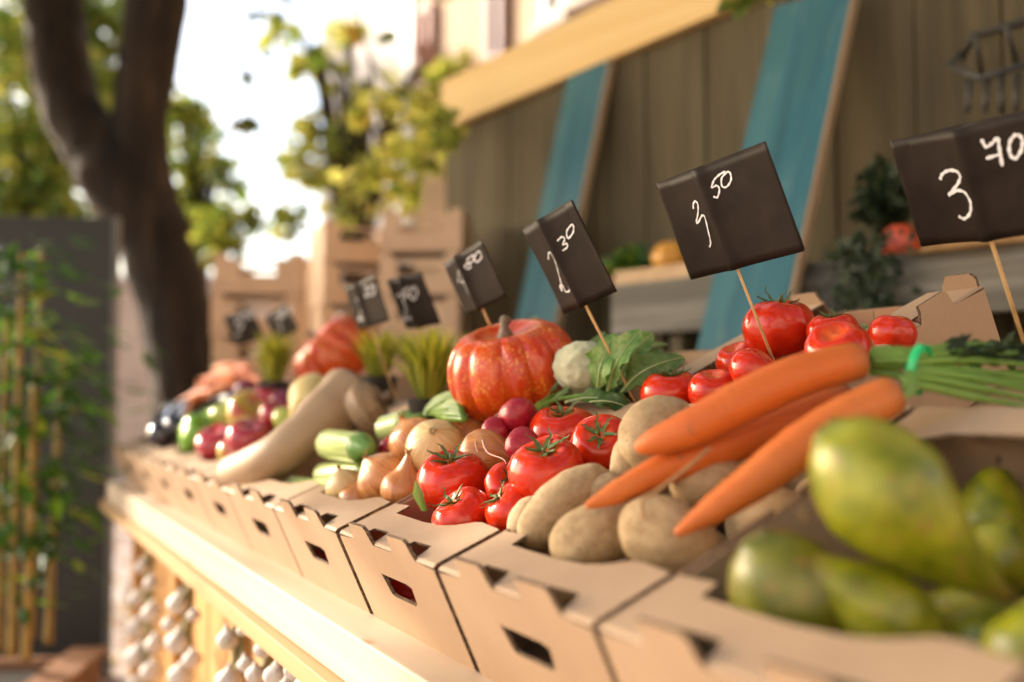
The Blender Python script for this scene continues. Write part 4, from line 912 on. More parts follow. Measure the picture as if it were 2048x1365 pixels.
# ------------------------------------------------------------------ price cards on sticks
def Vv(*a): return Vector(a)
def resample(P, n=4): return smooth_path(P, n)
CARDS = [
 ('price_card', 'sharp black price card reading 3 50, above the raised tomatoes', (.69347902, .80806282, .18830726), (.00769950, -.16328741, .01091350), (-.04525864, .00487558, .10487841), -.03, .45, 1.0,
  [[(538, 270), (540, 245), (553, 232), (565, 248), (561, 290), (551, 328), (560, 331), (583, 297), (598, 305), (610, 365), (620, 420), (612, 443)],
   [(684, 98), (660, 112), (640, 133)], [(640, 133), (633, 166), (652, 160), (663, 178), (657, 212), (642, 207)], [(690, 102), (670, 128), (674, 165), (694, 166), (709, 135), (702, 104), (688, 102)]], (1150, 300, 2.275), .0021, 11),
 ('price_card', 'nearest black price card reading 3 70, cut by the edge of the view', (.79927933, .57923990, .19204509), (.00945382, -.16402137, -.00420187), (-.04845458, -.00526893, .09665594), -.04, .45, .9,
  [[(603, 722), (612, 700), (640, 682), (680, 681), (697, 700), (680, 735), (645, 775), (640, 782), (675, 762), (715, 765), (742, 800), (735, 845), (705, 875), (678, 866)],
   [(772, 556), (790, 588), (815, 572), (832, 556), (840, 600), (852, 668)], [(790, 634), (850, 618)], [(903, 541), (880, 568), (878, 615), (898, 640), (920, 612), (927, 568), (908, 541)]], (1580, 0, 2.006), .0030, 12),
 ('price_card', 'brown lit black price card reading 2 30, right of the ribbed pumpkin', (.60566241, .98323423, .15676350), (-.00098042, -.10951829, .01615885), (-.04937012, .01540345, .10140306), -.02, .46, 1.0,
  [[(143, 1040), (150, 1012), (165, 1010), (180, 1040), (187, 1090), (195, 1140), (196, 1165), (188, 1148), (200, 1142), (213, 1168), (236, 1160), (242, 1135)],
   [(187, 962), (200, 948), (210, 958), (206, 978), (219, 975), (221, 990), (208, 1001)], [(228, 904), (214, 928), (221, 956), (236, 935), (235, 908), (227, 904)]], (1024, 0, 2.0), .0019, 13),
 ('price_card', 'black price card reading 1 80, stuck above the ribbed pumpkin', (.60258470, 1.22429545, .15750075), (-.00231475, -.118, .01688604), (-.03126788, .01036887, .07436518), .04, .46, 1.0,
  [[(1830, 1132), (1846, 1075), (1858, 1120), (1880, 1175)], [(1842, 1130), (1868, 1124)], [(1888, 1022), (1870, 1040), (1884, 1066), (1876, 1074), (1866, 1060), (1890, 1045), (1886, 1024)], [(1905, 1008), (1892, 1030), (1901, 1052), (1916, 1033), (1906, 1008)]], (0, 0, 2.0), .0018, 14),
 ('price_card', 'blurred black price card reading 2 50, above the larger grass tuft', (.64041772, 1.52317910, .15390765), (.02658069, -.07868947, .00452077), (-.03856970, -.00901125, .07989319), .0, .46, 1.0,
  [[(1588, 1186), (1602, 1178), (1618, 1205), (1624, 1248), (1610, 1284), (1628, 1276), (1650, 1270)], [(1638, 1148), (1620, 1164), (1634, 1176), (1628, 1198)], [(1652, 1148), (1640, 1172), (1654, 1200), (1664, 1170), (1652, 1148)]], (0, 0, 2.0), .0021, 15),
 ('price_card', 'blurred black price card reading 2 20 with lit stripes, above the far pumpkin', (.59542109, 1.62724160, .15759953), (.00418398, -.1315, .00821722), (-.02555021, .00359889, .07498932), .02, .46, 1.0,
  [[(1424, 1204), (1436, 1196), (1448, 1225), (1442, 1262), (1432, 1282), (1462, 1272)], [(1456, 1150), (1468, 1152), (1462, 1185), (1476, 1182)], [(1484, 1140), (1476, 1165), (1488, 1182), (1494, 1156), (1484, 1140)]], (0, 0, 2.0), .0021, 16),
 ('price_card', 'farthest dark price card reading 3 50, beside the tree trunk', (.59732306, 2.51480130, .16922288), (.04366029, -.11324277, .01251057), (-.03330726, -.00532500, .07229379), .03, .46, 1.0,
  [[(942, 1268), (965, 1262), (955, 1294), (972, 1300), (956, 1336), (938, 1344)], [(985, 1250), (972, 1258), (984, 1272), (974, 1282)], [(1000, 1245), (990, 1262), (1002, 1274), (1006, 1256), (1000, 1245)]], (0, 0, 2.0), .0030, 17),
 ('price_card', 'small far dark price card reading 1 80, next to the farthest card', (.65204815, 2.37085184, .17172963), (-.00132031, -.17448786, .02325896), (-.03067148, .00847350, .06182683), .03, .46, 1.0,
  [[(1092, 1300), (1112, 1255), (1122, 1290), (1132, 1325)], [(1130, 1235), (1120, 1248), (1132, 1262), (1126, 1272), (1118, 1262), (1134, 1246), (1130, 1235)], [(1148, 1228), (1140, 1246), (1150, 1262), (1158, 1244), (1148, 1228)]], (0, 0, 2.0), .0028, 18),
]
for nm, lab, Q, W, Hh, ebase, cx, sk, strokes, (ou, ov, sc_), sr, seed in CARDS:
    Q, W, Hh = Vector(Q), Vector(W), Vector(Hh); Q.z += H0; r = random.Random(seed)
    w_, h_ = W.length, Hh.length; x = W.normalized(); z = x.cross(Hh).normalized(); y = z.cross(x)
    mt = Matrix.Translation(Q) @ Matrix((x, y, z)).transposed().to_4x4(); inv = mt.inverted()
    t = thing(nm, lab, 'price card', mt, 'black price cards on sticks')
    xc = (cx-.5)*w_; wob = [r.uniform(-1, 1) for _ in range(6)]
    def bulge(X, Y):
        g_ = (X-xc)/w_
        return .0042*math.exp(-(g_/.045)**2) + .0035*math.exp(-((g_+.02)/.14)**2) - .0030*max(0, g_)*2 - .004*abs(g_)*(1+.3*wob[0]) + .0011*math.sin(X/w_*7+wob[1]*3+Y/h_*3*wob[2]) + .0008*math.sin(Y/h_*6+wob[3]*3)*(X/w_)
    def grid(off, sx=1.0, dx=0, th=.0005, splay=0, yshift=0):
        nx, ny = 48, 12; V = []; F = []
        for lay in (0, 1):
            for j in range(ny+1):
                for i in range(nx+1):
                    X = (i/nx-.5)*w_*sx+dx; Y = (j/ny-.5)*h_; V.append(Vv(X, Y+yshift, (bulge(X, Y) if splay == 0 else -.35*bulge(X, Y)) + off + splay*(X-xc) - lay*th))
        n1 = (nx+1)*(ny+1); k = nx+1
        for j in range(ny):
            for i in range(nx):
                a = j*k+i; F.append((a, a+1, a+k+1, a+k)); F.append((n1+a, n1+a+k, n1+a+k+1, n1+a+1))
        for i in range(nx): F.append((i, n1+i, n1+i+1, i+1)); a = ny*k+i; F.append((a, a+1, n1+a+1, n1+a))
        for j in range(ny): a = j*k; F.append((a, a+k, n1+a+k, n1+a)); a = j*k+nx; F.append((a, n1+a, n1+a+k, a+k))
        return V, F
    V, F = grid(0); cf = mk('card_front', V, F, 'card_black', t)
    V, F = grid(-.0052, .995, .0006, .0005, -.035, .0012); mk('card_back', V, F, 'card_black', t)
    bt = Q - y*h_*.5; e0 = (bt-ORG).dot(NRM); L = max(.02, (e0-ebase)/max(.5, y.dot(NRM)))
    Bld().tube([Vv(xc+.0006, h_*.28, .0005), Vv(xc, -h_*.5, -.001), Vv(xc+L*.035, -h_*.5-L, 0)], .00165*(1.0 if sr < .0029 else 1.15), 10).build('stick', 'stick', t)
    b = Bld()
    for s in strokes:
        Pp = []
        for (a, c_) in s:
            rr = ray(ou+a/sc_, ov+c_/sc_); k = (Q-CAM).dot(z)/rr.dot(z); Pp.append(inv @ (CAM+rr*k))
        Pp = [Vv(p.x, p.y, 0) for p in smooth_path(Pp, 5)]
        n = len(Pp); V = []; F = []
        for i, p in enumerate(Pp):
            d = (Pp[min(i+1, n-1)]-Pp[max(i-1, 0)]).normalized(); nn = Vv(-d.y, d.x, 0); ww = sr*.5*(1+.25*math.sin(i*1.7+seed))*(1 if 0 < i < n-1 else .6)
            for sgn in (-1, 1): q = p+nn*ww*sgn; V.append(Vv(q.x, q.y, bulge(q.x, q.y)+.0007))
        for i in range(n-1): F.append((2*i, 2*i+1, 2*i+3, 2*i+2))
        b.add(V, F)
    b.build('price_writing', 'chalk', cf)

# ------------------------------------------------------------------ garlic strings hanging from the ledge
def garlic_mesh(seed):
    r = random.Random(seed); n = r.choice([6, 7, 8])
    def f(ph, th):
        s, c = math.sin(th), math.cos(th); k = 1-.10*(1-abs(math.cos(n*ph/2))**.6)*math.sin(th)
        q = Vector((s*math.cos(ph)*k, s*math.sin(ph)*k, .82*c+.62*math.exp(-(th/.33)**2))); sq = 1-.45*math.exp(-(th/.45)**2); q.x *= sq; q.y *= sq
        return q
    return sph(f, 32, 22)
GAR = []
for k in range(3):
    V, F = garlic_mesh(k); me = bpy.data.meshes.new('garlic_bulb'); me.from_pydata([tuple(v) for v in V], [], F); me.materials.append(M['garlic']); me.polygons.foreach_set('use_smooth', [True]*len(F)); GAR.append(me)
def garlic_string(u, vtop, bulbs, label, seed, x=.375):
    p0 = atx(u, vtop, x); p0.z = ZB-.079; t = thing('garlic_string', label, 'garlic', Matrix.Translation(p0), 'garlic strings hanging from the ledge'); r = random.Random(seed)
    for j in range(3):
        P = []; zz = 0; k = 0
        while zz > -.70: P.append(Vv(.006*math.sin(k*1.3+j*2.1), .007*math.cos(k*1.3+j*2.1)+r.uniform(-.003, .003), zz)); zz -= .035; k += 1
        b = Bld().tube(smooth_path(P, 3), .0048, 6); b.build('braid', 'garlic_stem', t)
    for (bu, bv, bw) in bulbs:
        q = atx(bu, bv, x-.016); loc = q-p0; rad = px(q, bw)/2*r.uniform(.72, .98); ax = (Vv(-loc.x*.5, -loc.y, .35)).normalized() + Vv(r.uniform(-.2, .2), r.uniform(-.3, .3), 0)
        o = bpy.data.objects.new('garlic_bulb', GAR[r.randrange(3)]); COL.objects.link(o); o.parent = t; o.matrix_local = frame(loc, ax, r.uniform(0, 6), rad)
    b = Bld()
    for i in range(16):
        a = Vv(0, 0, -r.uniform(.02, .62)); d = Vv(r.uniform(-1, .1), r.uniform(-1, 1), r.uniform(-.8, .5)).normalized(); L = r.uniform(.02, .05); b.strip([a, a+d*L*.5, a+d*L+Vv(0, 0, -.01)], [.004, .005, .001], d.cross(ZAX).normalized(), fold=.4)
    b.build('dry_leaves', 'garlic_stem', t)
garlic_string(300, 1100, [(285, 1135, 42), (303, 1168, 44), (276, 1197, 44), (304, 1227, 46), (274, 1256, 50), (310, 1290, 48), (277, 1312, 54), (303, 1345, 50), (272, 1370, 52)], 'farthest garlic string at the end of the stall', 1)
garlic_string(378, 1150, [(358, 1208, 54), (388, 1232, 30), (356, 1285, 54), (385, 1320, 46), (362, 1352, 56), (340, 1250, 36)], 'second garlic string from the far end, with a green braid', 2)
garlic_string(478, 1220, [(456, 1280, 52), (486, 1262, 34), (458, 1362, 60), (492, 1330, 44)], 'third garlic string from the far end', 3)
garlic_string(535, 1255, [(526, 1300, 48), (552, 1352, 66), (512, 1350, 50), (540, 1280, 32)], 'fourth garlic string from the far end, half behind the ledge', 4)
garlic_string(606, 1300, [(592, 1340, 56), (612, 1372, 60), (575, 1385, 60)], 'nearest garlic string, cut by the lower edge', 5)

# ------------------------------------------------------------------ dark panel, bamboo, planter
pd = 3.8
a = at(224, 800, pd); xd = Vector((RT.x, RT.y, 0)).normalized(); xd = (Matrix.Rotation(math.radians(6), 3, 'Z') @ xd); yd = ZAX.cross(xd)
ztop = at(240, 432, pd).z
t = thing('dark_panel', 'dark grey green standing panel behind the bamboo at the left', 'panel', Matrix.Translation(Vector((a.x, a.y, 0))) @ Matrix((xd, yd, ZAX)).transposed().to_4x4())
bevel(Bld().box((-1.25, 0, .02), (-.012, .03, ztop)).build('board', 'panel', t, False), .004)
bevel(Bld().box((-.0115, -.004, .0), (.010, .036, ztop+.004)).build('edge_strip', 'panel_edge', t, False), .003)
bevel(Bld().box((-1.22, -.20, .0), (-1.17, .24, .0195)).build('foot', 'panel_edge', t, False), .003)
bevel(Bld().box((-.10, -.20, .0), (-.05, .24, .0195)).build('foot', 'panel_edge', t, False), .003)

def bamboo(u, vtop, d, label, seed, nleaf=360, lean=0, col='leaf_bamboo'):
    r = random.Random(seed); base = at(u, 1330, d); base.z = .34; zt = at(u, vtop, d).z; t = thing('bamboo_plant', label, 'bamboo', Matrix.Translation(base), 'bamboo plants in the planter')
    P = [Vv(0, 0, 0), Vv(lean*.3, 0, (zt-.34)*.5), Vv(lean, 0, zt-.34)]; P = smooth_path(P, 14); n = len(P)
    R = [.0125*(1-.45*i/n)*(1.12 if i % 5 == 0 else 1) for i in range(n)]; Bld().tube(P, R, 10).build('cane', 'bamboo', t)
    b = Bld()
    for i in range(nleaf):
        k = int((r.random()**.8)*.75*n+.25*n); k = min(k, n-1); c = P[k]; a_ = r.uniform(0, 6.28); rr = abs(r.gauss(0, .11)); q = c+Vv(math.cos(a_)*rr, math.sin(a_)*rr, r.uniform(-.08, .06))
        d_ = Vv(math.cos(a_)+r.uniform(-.4, .4), math.sin(a_)+r.uniform(-.4, .4), r.uniform(-.9, .3)).normalized(); L = r.uniform(.06, .13); s_ = d_.cross(Vv(r.uniform(-.3, .3), r.uniform(-.3, .3), 1)).normalized()
        b.strip([q, q+d_*L*.4, q+d_*L], [.002, L*.20, .0005], s_, fold=.3)
    b.build('foliage', col, t, False)
bamboo(22, 500, 2.75, 'leftmost bamboo with yellow green top leaves', 1, 190)
bamboo(52, 770, 2.72, 'thick bamboo cane right of the leftmost one', 2, 70)
bamboo(-6, 620, 2.8, 'bamboo cane at the very left edge', 3, 100)
bamboo(96, 700, 2.9, 'leafy bamboo nearest the right side of the panel', 4, 130, .02)
bamboo(60, 490, 2.95, 'tall thin bamboo reaching the upper part of the panel', 5, 80, .0)
pc = at(60, 1360, 2.75); pl = thing('planter_box', 'wooden planter box holding the bamboo', 'planter', Matrix.Translation(Vector((pc.x, pc.y, 0))) @ Matrix((xd, yd, ZAX)).transposed().to_4x4())
zr = at(100, 1332, 2.6).z - .075
for lo, hi in (((-.60, -.20, .02), (.12, -.17, zr)), ((-.60, .21, .02), (.12, .24, zr)), ((-.60, -.1695, .02), (-.57, .2095, zr-.004)), ((.09, -.1695, .02), (.12, .2095, zr-.004))):
    bevel(Bld().box(lo, hi).build('side_board', 'planter', pl, False), .004)
bevel(Bld().box((.03, -.235, zr+.001), (.14, .25, zr+.022)).build('rim', 'planter', pl, False), .005)
Bld().box((-.565, -.165, .05), (.085, .205, zr-.03)).build('soil', 'soil', pl, False)

# ------------------------------------------------------------------ hut, leaning planks, shelf
A1 = at(2048, 600, 1.95); A2 = at(890, 600, 3.35); wdir = Vector((A2.x-A1.x, A2.y-A1.y, 0)); wlen = wdir.length; wdir.normalize(); wn = Vector((-wdir.y, wdir.x, 0))
if wn.dot(RT) > 0: wn = -wn
wo = Vector((A1.x, A1.y, 0))
def onwall(u, v, off=0):
    rr = ray(u, v); k = ((wo+wn*off-CAM).dot(wn))/rr.dot(wn); return CAM+rr*k
def wc(p): return (p-wo).dot(wdir), p.z
xl, zl = wc(onwall(905, 262)); xr, zr2 = wc(onwall(1532, 0)); sl_ = (zr2-zl)/(xr-xl)
def wtop(x): return zl + (x-xl)*sl_
mw = Matrix.Translation(wo) @ Matrix((wdir, wn, ZAX)).transposed().to_4x4()
hut = thing('wooden_hut', 'old brown board hut wall with a yellow fascia, behind the stall', 'hut', mw)
b = Bld(); x = -1.6; rr_ = random.Random(3)
while x < wlen:
    wd = rr_.uniform(.15, .21); x2 = min(x+wd, wlen); th_ = rr_.uniform(0, .006)
    V = [Vv(x+.003, th_, 0), Vv(x2-.003, th_, 0), Vv(x2-.003, -.02, 0), Vv(x+.003, -.02, 0), Vv(x+.003, th_, wtop(x)), Vv(x2-.003, th_, wtop(x2)), Vv(x2-.003, -.02, wtop(x2)), Vv(x+.003, -.02, wtop(x))]
    b.add(V, [(0, 1, 2, 3), (7, 6, 5, 4), (4, 5, 1, 0), (5, 6, 2, 1), (6, 7, 3, 2), (7, 4, 0, 3)]); x = x2
b.build('board_wall', 'hut', hut, False)
V = [Vv(-1.6, -.025, 0), Vv(wlen-.01, -.025, 0), Vv(wlen-.01, -.06, 0), Vv(-1.6, -.06, 0), Vv(-1.6, -.025, wtop(-1.6)-.01), Vv(wlen-.01, -.025, wtop(wlen)-.01), Vv(wlen-.01, -.06, wtop(wlen)-.01), Vv(-1.6, -.06, wtop(-1.6)-.01)]
Bld().add(V, [(0, 1, 2, 3), (7, 6, 5, 4), (4, 5, 1, 0), (5, 6, 2, 1), (6, 7, 3, 2), (7, 4, 0, 3)]).build('backing', 'hutgap', hut, False)
fh = .165
V = []
for yy in (.035, -.07):
    for zz in (.001, fh): V += [Vv(-1.6, yy, wtop(-1.6)+zz), Vv(wlen-.02, yy, wtop(wlen-.02)+zz)]
Bld().add(V, [(0, 1, 3, 2), (4, 6, 7, 5), (2, 3, 7, 6), (0, 4, 5, 1), (0, 2, 6, 4), (1, 5, 7, 3)]).build('fascia_board', 'fascia', hut, False)

def plank(tl, tr, bl, br, offt, offb, label, ext=1.35):
    """a board leaning on the hut wall; top corners touch the wall at offt, bottom at offb in front of it"""
    P = [onwall(*tl, offt), onwall(*tr, offt), onwall(*bl, offb), onwall(*br, offb)]
    tm, bm_ = (P[0]+P[1])/2, (P[2]+P[3])/2; ax = (tm-bm_).normalized(); wv = ((P[1]-P[0])+(P[3]-P[2]))/2; wv = wv-ax*wv.dot(ax); wdt = wv.length; wv.normalize(); nn = ax.cross(wv)
    k = bm_.z/ax.z; base = bm_-ax*k; L = (tm-base).length
    t = thing('teal_plank', label, 'plank', Matrix.Translation(base) @ Matrix((wv, nn, ax)).transposed().to_4x4(), 'teal planks leaning on the hut')
    sgn = 1 if nn.dot(wn) > 0 else -1
    y0, y1 = (0, -.026*sgn) if sgn > 0 else (0, .026)
    bevel(Bld().box((-wdt/2, min(y0, y1), 0), (wdt/2, max(y0, y1), L)).build('board', 'teal', t, False), .0025)
    e1 = wdt/2+.0003; bevel(Bld().box((e1, min(y0, y1)+.0005, .002), (e1+.006, max(y0, y1)-.0005, L-.001)).build('raw_edge', 'rawedge', t, False), .001)
    return t
plank((1132, 165), (1222, 95), (1040, 600), (1118, 600), .03, .16, 'farther teal painted plank, rising above the hut boards')
plank((1545, 0), (1712, -20), (1400, 700), (1548, 690), .07, .34, 'nearer wide teal painted plank')

so_ = .23                                              # shelf
xa, _ = wc(onwall(1222, 620, so_)); xb = -.9
zt_ = onwall(1700, 517, so_).z; zb_ = zt_-.125
sh = thing('wall_shelf', 'weathered grey wooden shelf board along the hut wall', 'shelf', mw)
bevel(Bld().box((xb, so_-.02, zb_), (xa, so_, zt_)).build('front_board', 'greywood', sh, False), .003)
bevel(Bld().box((xb, .012, zt_-.03), (xa-.01, so_-.0205, zt_-.008)).build('shelf_top', 'greywood', sh, False), .002)
for q in (.1, .75, xa-.2): bevel(Bld().box((q, .012, zb_-.25), (q+.04, so_-.03, zt_-.031)).build('bracket', 'hut', sh, False), .003)
zs = zt_-.008
def onshelf(u, off): p = onwall(u, 517, off); return Vector((p.x, p.y, zs))
def ball(name, u, off, wpx, mat, label, cat, sq=.85, ax=ZAX):
    p = onshelf(u, off); r_ = px(p, wpx)/2; V, F = sph(lambda ph, th: (lambda q: q)(Vector((math.sin(th)*math.cos(ph)*(1-.05*abs(math.cos(4*ph))), math.sin(th)*math.sin(ph)*(1-.05*abs(math.cos(4*ph))), sq*math.cos(th)-.12*math.exp(-(th/.35)**2)))), 40, 24)
    t = thing(name, label, cat, frame(p+ZAX*r_*sq, ax, 0, r_)); mk('fruit', V, F, mat, t); Bld().tube([Vv(0, 0, sq-.15), Vv(.03, 0, sq+.12)], [.10, .07], 7).build('stalk', 'pumpkin_stem', t); return t
ball('red_gourd', 1207, .15, 62, 'redfruit', 'small round red gourd on the shelf, left of the greens', 'gourd')
o_ = ball('red_gourd', 1800, .16, 82, 'redfruit', 'orange red gourd with its dark eye facing out, by the hanging ivy', 'gourd', .9, (wn*.8+vd(-.3, .1, .5)).normalized())
ball('orange_gourd', 1345, .10, 88, 'orange', 'orange gourd sitting in the small wooden crate', 'gourd').location.z += .03
def bush(name, p, R, n, mat, label, cat, seed, leafL=.05, vert=1.0, droop=0, parts=True):
    r = random.Random(seed); b = Bld(); t = thing(name, label, cat, Matrix.Translation(p))
    for i in range(n):
        d = Vv(r.gauss(0, 1), r.gauss(0, 1), r.gauss(0, 1)).normalized()*R*(r.random()**.4); d.z = d.z*vert - droop*r.random(); q = d; dd = Vv(r.uniform(-1, 1), r.uniform(-1, 1), r.uniform(-.8, .8)).normalized(); L = leafL*r.uniform(.6, 1.3); s_ = dd.orthogonal().normalized(); s_ = Quaternion(dd, r.uniform(0, 6.28)) @ s_
        b.strip([q, q+dd*L*.5, q+dd*L], [.1*L, .34*L, .02*L], s_, fold=.3)
    b.build('foliage', mat, t, False); return t
p = onshelf(1262, .13); bush('shelf_plant', p+ZAX*.05, .055, 160, 'leaf_bamboo', 'tuft of green leaves on the shelf between the red and orange gourds', 'plant', 4, .045)
p = onshelf(1768, .12); t = bush('ivy_plant', p+ZAX*.14, .055, 420, 'leaf_dark', 'dark ivy standing on the shelf and hanging down over its front board', 'plant', 5, .026, 1.4)
p2 = onshelf(1730, .255); b = Bld(); r = random.Random(9)
for i in range(620):
    q = p2 - p - ZAX*.14 + wdir*r.gauss(0, .035) + ZAX*r.uniform(-.21, .05) + wn*r.uniform(-.005, .03); dd = Vv(r.uniform(-.6, .6), r.uniform(-.6, .6), r.uniform(-1, .3)).normalized(); L = r.uniform(.012, .024)
    b.strip([q, q+dd*L*.5, q+dd*L], [.1*L, .38*L, .02*L], dd.cross(wn).normalized(), fold=.3)
b.build('hanging_vines', 'leaf_dark', t, False)
bx = onshelf(1345, .12); cr = thing('shelf_crate', 'small pale wooden crate on the shelf with the orange gourd', 'crate', Matrix.Translation(bx) @ Matrix((wdir, wn, ZAX)).transposed().to_4x4())
for lo, hi in (((-.12, .075, 0), (.12, .083, .045)), ((-.12, -.083, 0), (.12, -.075, .045)), ((-.12, -.0745, 0), (-.112, .0745, .05)), ((.112, -.0745, 0), (.12, .0745, .05)), ((-.111, -.0745, .001), (.111, .0745, .008))):
    bevel(Bld().box(lo, hi).build('slat', 'pine_face', cr, False), .0015)
wk = onshelf(1990, .11); bk = thing('wicker_tray', 'low wicker tray on the shelf behind the nearest price card', 'tray', Matrix.Translation(wk) @ Matrix((wdir, wn, ZAX)).transposed().to_4x4())
b = Bld()
for k in range(6): b.tube([Vv(.17*math.cos(a_)*(1+k*.012), .085*math.sin(a_)*(1+k*.012), .006+k*.008) for a_ in [2*math.pi*i/40 for i in range(41)]], .0048, 6, cap=False)
b.build('woven_side', 'wicker', bk); Bld().tube([Vv(0, 0, .001), Vv(0, 0, .006)], [.168, .168], 40).build('tray_base', 'wicker', bk)
bk.children[0].scale.y = 1
bk.children[1].scale = (1, .5, 1)
# iron rack with hooks on the hut wall
R0 = onwall(1985, 150, .10); rk = thing('iron_rack', 'dark iron hook rack fixed high on the hut wall', 'rack', Matrix.Translation(R0) @ Matrix((wdir, wn, ZAX)).transposed().to_4x4())
def rp(u, v, off): p = onwall(u, v, off)-R0; return Vv(p.dot(wdir), p.dot(wn), p.z)
b = Bld().tube([rp(1895, 130, .12), rp(1960, 158, .16), rp(2080, 120, .16)], .0065, 8); b.build('lower_bar', 'iron', rk)
b = Bld().tube([rp(1945, 72, .01), rp(2080, 35, .01)], .007, 8); b.build('upper_bar', 'iron', rk)
for (u1, v1, u2, v2) in ((1895, 130, 1945, 90), (1950, 72, 1965, 155), (2012, 52, 2035, 135), (1945, 72, 1925, 120)):
    Bld().tube([rp(u1, v1, .12), rp(u2, v2, .05)], .005, 7).build('strut', 'iron', rk)
for u_ in (1940, 1975, 2005, 2035):
    Bld().tube([rp(u_, 150, .14), rp(u_-2, 190, .15), rp(u_-4, 225, .15)], .0052, 7).build('hook', 'iron', rk)

# ------------------------------------------------------------------ stacked crates beyond the stall
def stacks(u, v, d, nlev, wpx, lev, rot, label, dep_=.26, group='stacked cardboard crates behind the stall', top=None):
    p = at(u, v, d); ww = px(p, wpx); zc = p.z
    for k in range(nlev):
        z_ = zc - (k+1)*lev
        if z_ < .05: break
        xx = Matrix.Rotation(rot + rnd.uniform(-.05, .05), 3, 'Z') @ Vector((RT.x, RT.y, 0)).normalized(); yy = ZAX.cross(xx)
        t = thing('stacked_crate', label[k] if k < len(label) else label[-1], 'crate', Matrix.Translation(Vector((p.x, p.y, z_)) + xx*rnd.uniform(-.006, .006)) @ Matrix((xx, yy, ZAX)).transposed().to_4x4(), group)
        hw = ww/2; hh = lev-.003; th = .005; sl = [(-.065, hh*.46), (.065, hh*.46), (.062, hh*.78), (-.062, hh*.78)]
        tabs_ = [(-hw, 0), (hw, 0), (hw, hh), (hw*.72, hh), (hw*.66, hh*.86), (-hw*.66, hh*.86), (-hw*.72, hh), (-hw, hh)]
        b = Bld(); plate(tabs_, [sl], th, lambda x_, z_, h: Vv(x_, -dep_/2+h, z_), b); b.build('front_wall', None, t, False, ['kraft_pale', 'edge'])
        b = Bld(); plate(tabs_, [sl], th, lambda x_, z_, h: Vv(x_, dep_/2-h, z_), b); b.build('back_wall', None, t, False, ['kraft_pale', 'edge'])
        for s in (-1, 1): Bld().box((s*hw-(th if s > 0 else 0), -dep_/2+.0055, 0), (s*hw+(th if s < 0 else 0), dep_/2-.0055, hh)).build('side_wall', 'kraft_pale', t, False)
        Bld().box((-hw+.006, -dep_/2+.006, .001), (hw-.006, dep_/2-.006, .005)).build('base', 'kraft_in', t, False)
stacks(528, 515, 3.7, 4, 168, .150, .10, ['top crate of the left stack, light showing through its hand hole', 'second crate from the top of the left stack', 'third crate from the top of the left stack', 'lowest crate of the left stack, behind the far cards'])
stacks(700, 455, 3.25, 5, 138, .132, .35, ['top crate of the middle stack', 'second crate from the top of the middle stack', 'third crate from the top of the middle stack', 'fourth crate from the top of the middle stack', 'lowest crate of the middle stack'])
stacks(856, 432, 3.05, 5, 152, .128, -.10, ['top crate of the right stack against the hut', 'second crate from the top of the right stack', 'third crate from the top of the right stack', 'fourth crate from the top of the right stack', 'lowest crate of the right stack'])
for (u, v, d, wpx, nl, lev, lab) in ((528, 515, 3.7, 168, 4, .150, 'trestle table under the left stack of crates'), (700, 455, 3.25, 138, 5, .132, 'trestle table under the middle stack of crates'), (856, 432, 3.05, 152, 5, .128, 'trestle table under the right stack of crates')):
    p = at(u, v, d); z_ = p.z-nl*lev-.004; t = thing('trestle_table', lab, 'table', Matrix.Translation(Vector((p.x, p.y, 0))) @ Matrix((Vector((RT.x, RT.y, 0)), ZAX.cross(Vector((RT.x, RT.y, 0))), ZAX)).transposed().to_4x4())
    hw = px(p, wpx)/2+.02; bevel(Bld().box((-hw, -.19, z_-.03), (hw, .19, z_)).build('tabletop', 'pine_face', t, False), .003)
    for sx in (-1, 1):
        for sy in (-1, 1): Bld().box((sx*(hw-.05)-.02, sy*.14-.02, 0), (sx*(hw-.05)+.02, sy*.14+.02, z_-.031)).build('leg', 'pine_face', t, False)

# ------------------------------------------------------------------ trees
def leaf_cloud(b, centres, n, L, seed, flat=.8):
    r = random.Random(seed)
    for i in range(n):
        c, R = centres[r.randrange(len(centres))]; d = Vv(r.gauss(0, 1), r.gauss(0, 1), r.gauss(0, 1)).normalized()*R*(r.random()**.45); q = c+Vv(d.x, d.y, d.z*flat)
        dd = Vv(r.uniform(-1, 1), r.uniform(-1, 1), r.uniform(-1, .4)).normalized(); l = L*r.uniform(.6, 1.35); s_ = Quaternion(dd, r.uniform(0, 6.28)) @ dd.orthogonal().normalized()
        b.strip([q, q+dd*l*.3, q+dd*l*.7, q+dd*l], [.06*l, .33*l, .28*l, .02*l], s_, fold=.25)
def limb(P, R, n=14, seed=0):
    P = smooth_path(P, 7); m_ = len(P); RR = []
    for i in range(m_):
        x = i/(m_-1)*(len(R)-1); k = min(int(x), len(R)-2); RR.append((R[k]*(1-x+k)+R[k+1]*(x-k))*(1+.10*noise.noise(Vv(i*.35, seed, 0))))
    b = Bld().tube(P, RR, n*2)
    k = n*2
    for i, p in enumerate(P):
        for j in range(k):
            v = b.V[i*k+j]; d = v-p; a = 2*math.pi*j/k; b.V[i*k+j] = p + d*(1+.07*noise.noise(Vv(math.cos(a)*3+seed*5, math.sin(a)*3, i*.22))+.05*noise.noise(Vv(math.cos(a)*7, math.sin(a)*7+seed, i*.6)))
    return b
td = 5.0
base = at(392, 860, td); base.z = 0
tr = thing('big_tree', 'big dark forked tree trunk with sun flecks at the left', 'tree', Matrix.Translation(base))
def tb(b, name, mat, sm=True): b.V = [v-base for v in b.V]; return b.build(name, mat, tr, sm)
tb(limb([base, at(385, 850, td), at(378, 740, td), at(345, 600, td), at(300, 470, td), at(232, 345, td), at(215, 300, td)], [.30, .20, .185, .18, .175, .20, .16], 22, 1), 'trunk', 'bark')
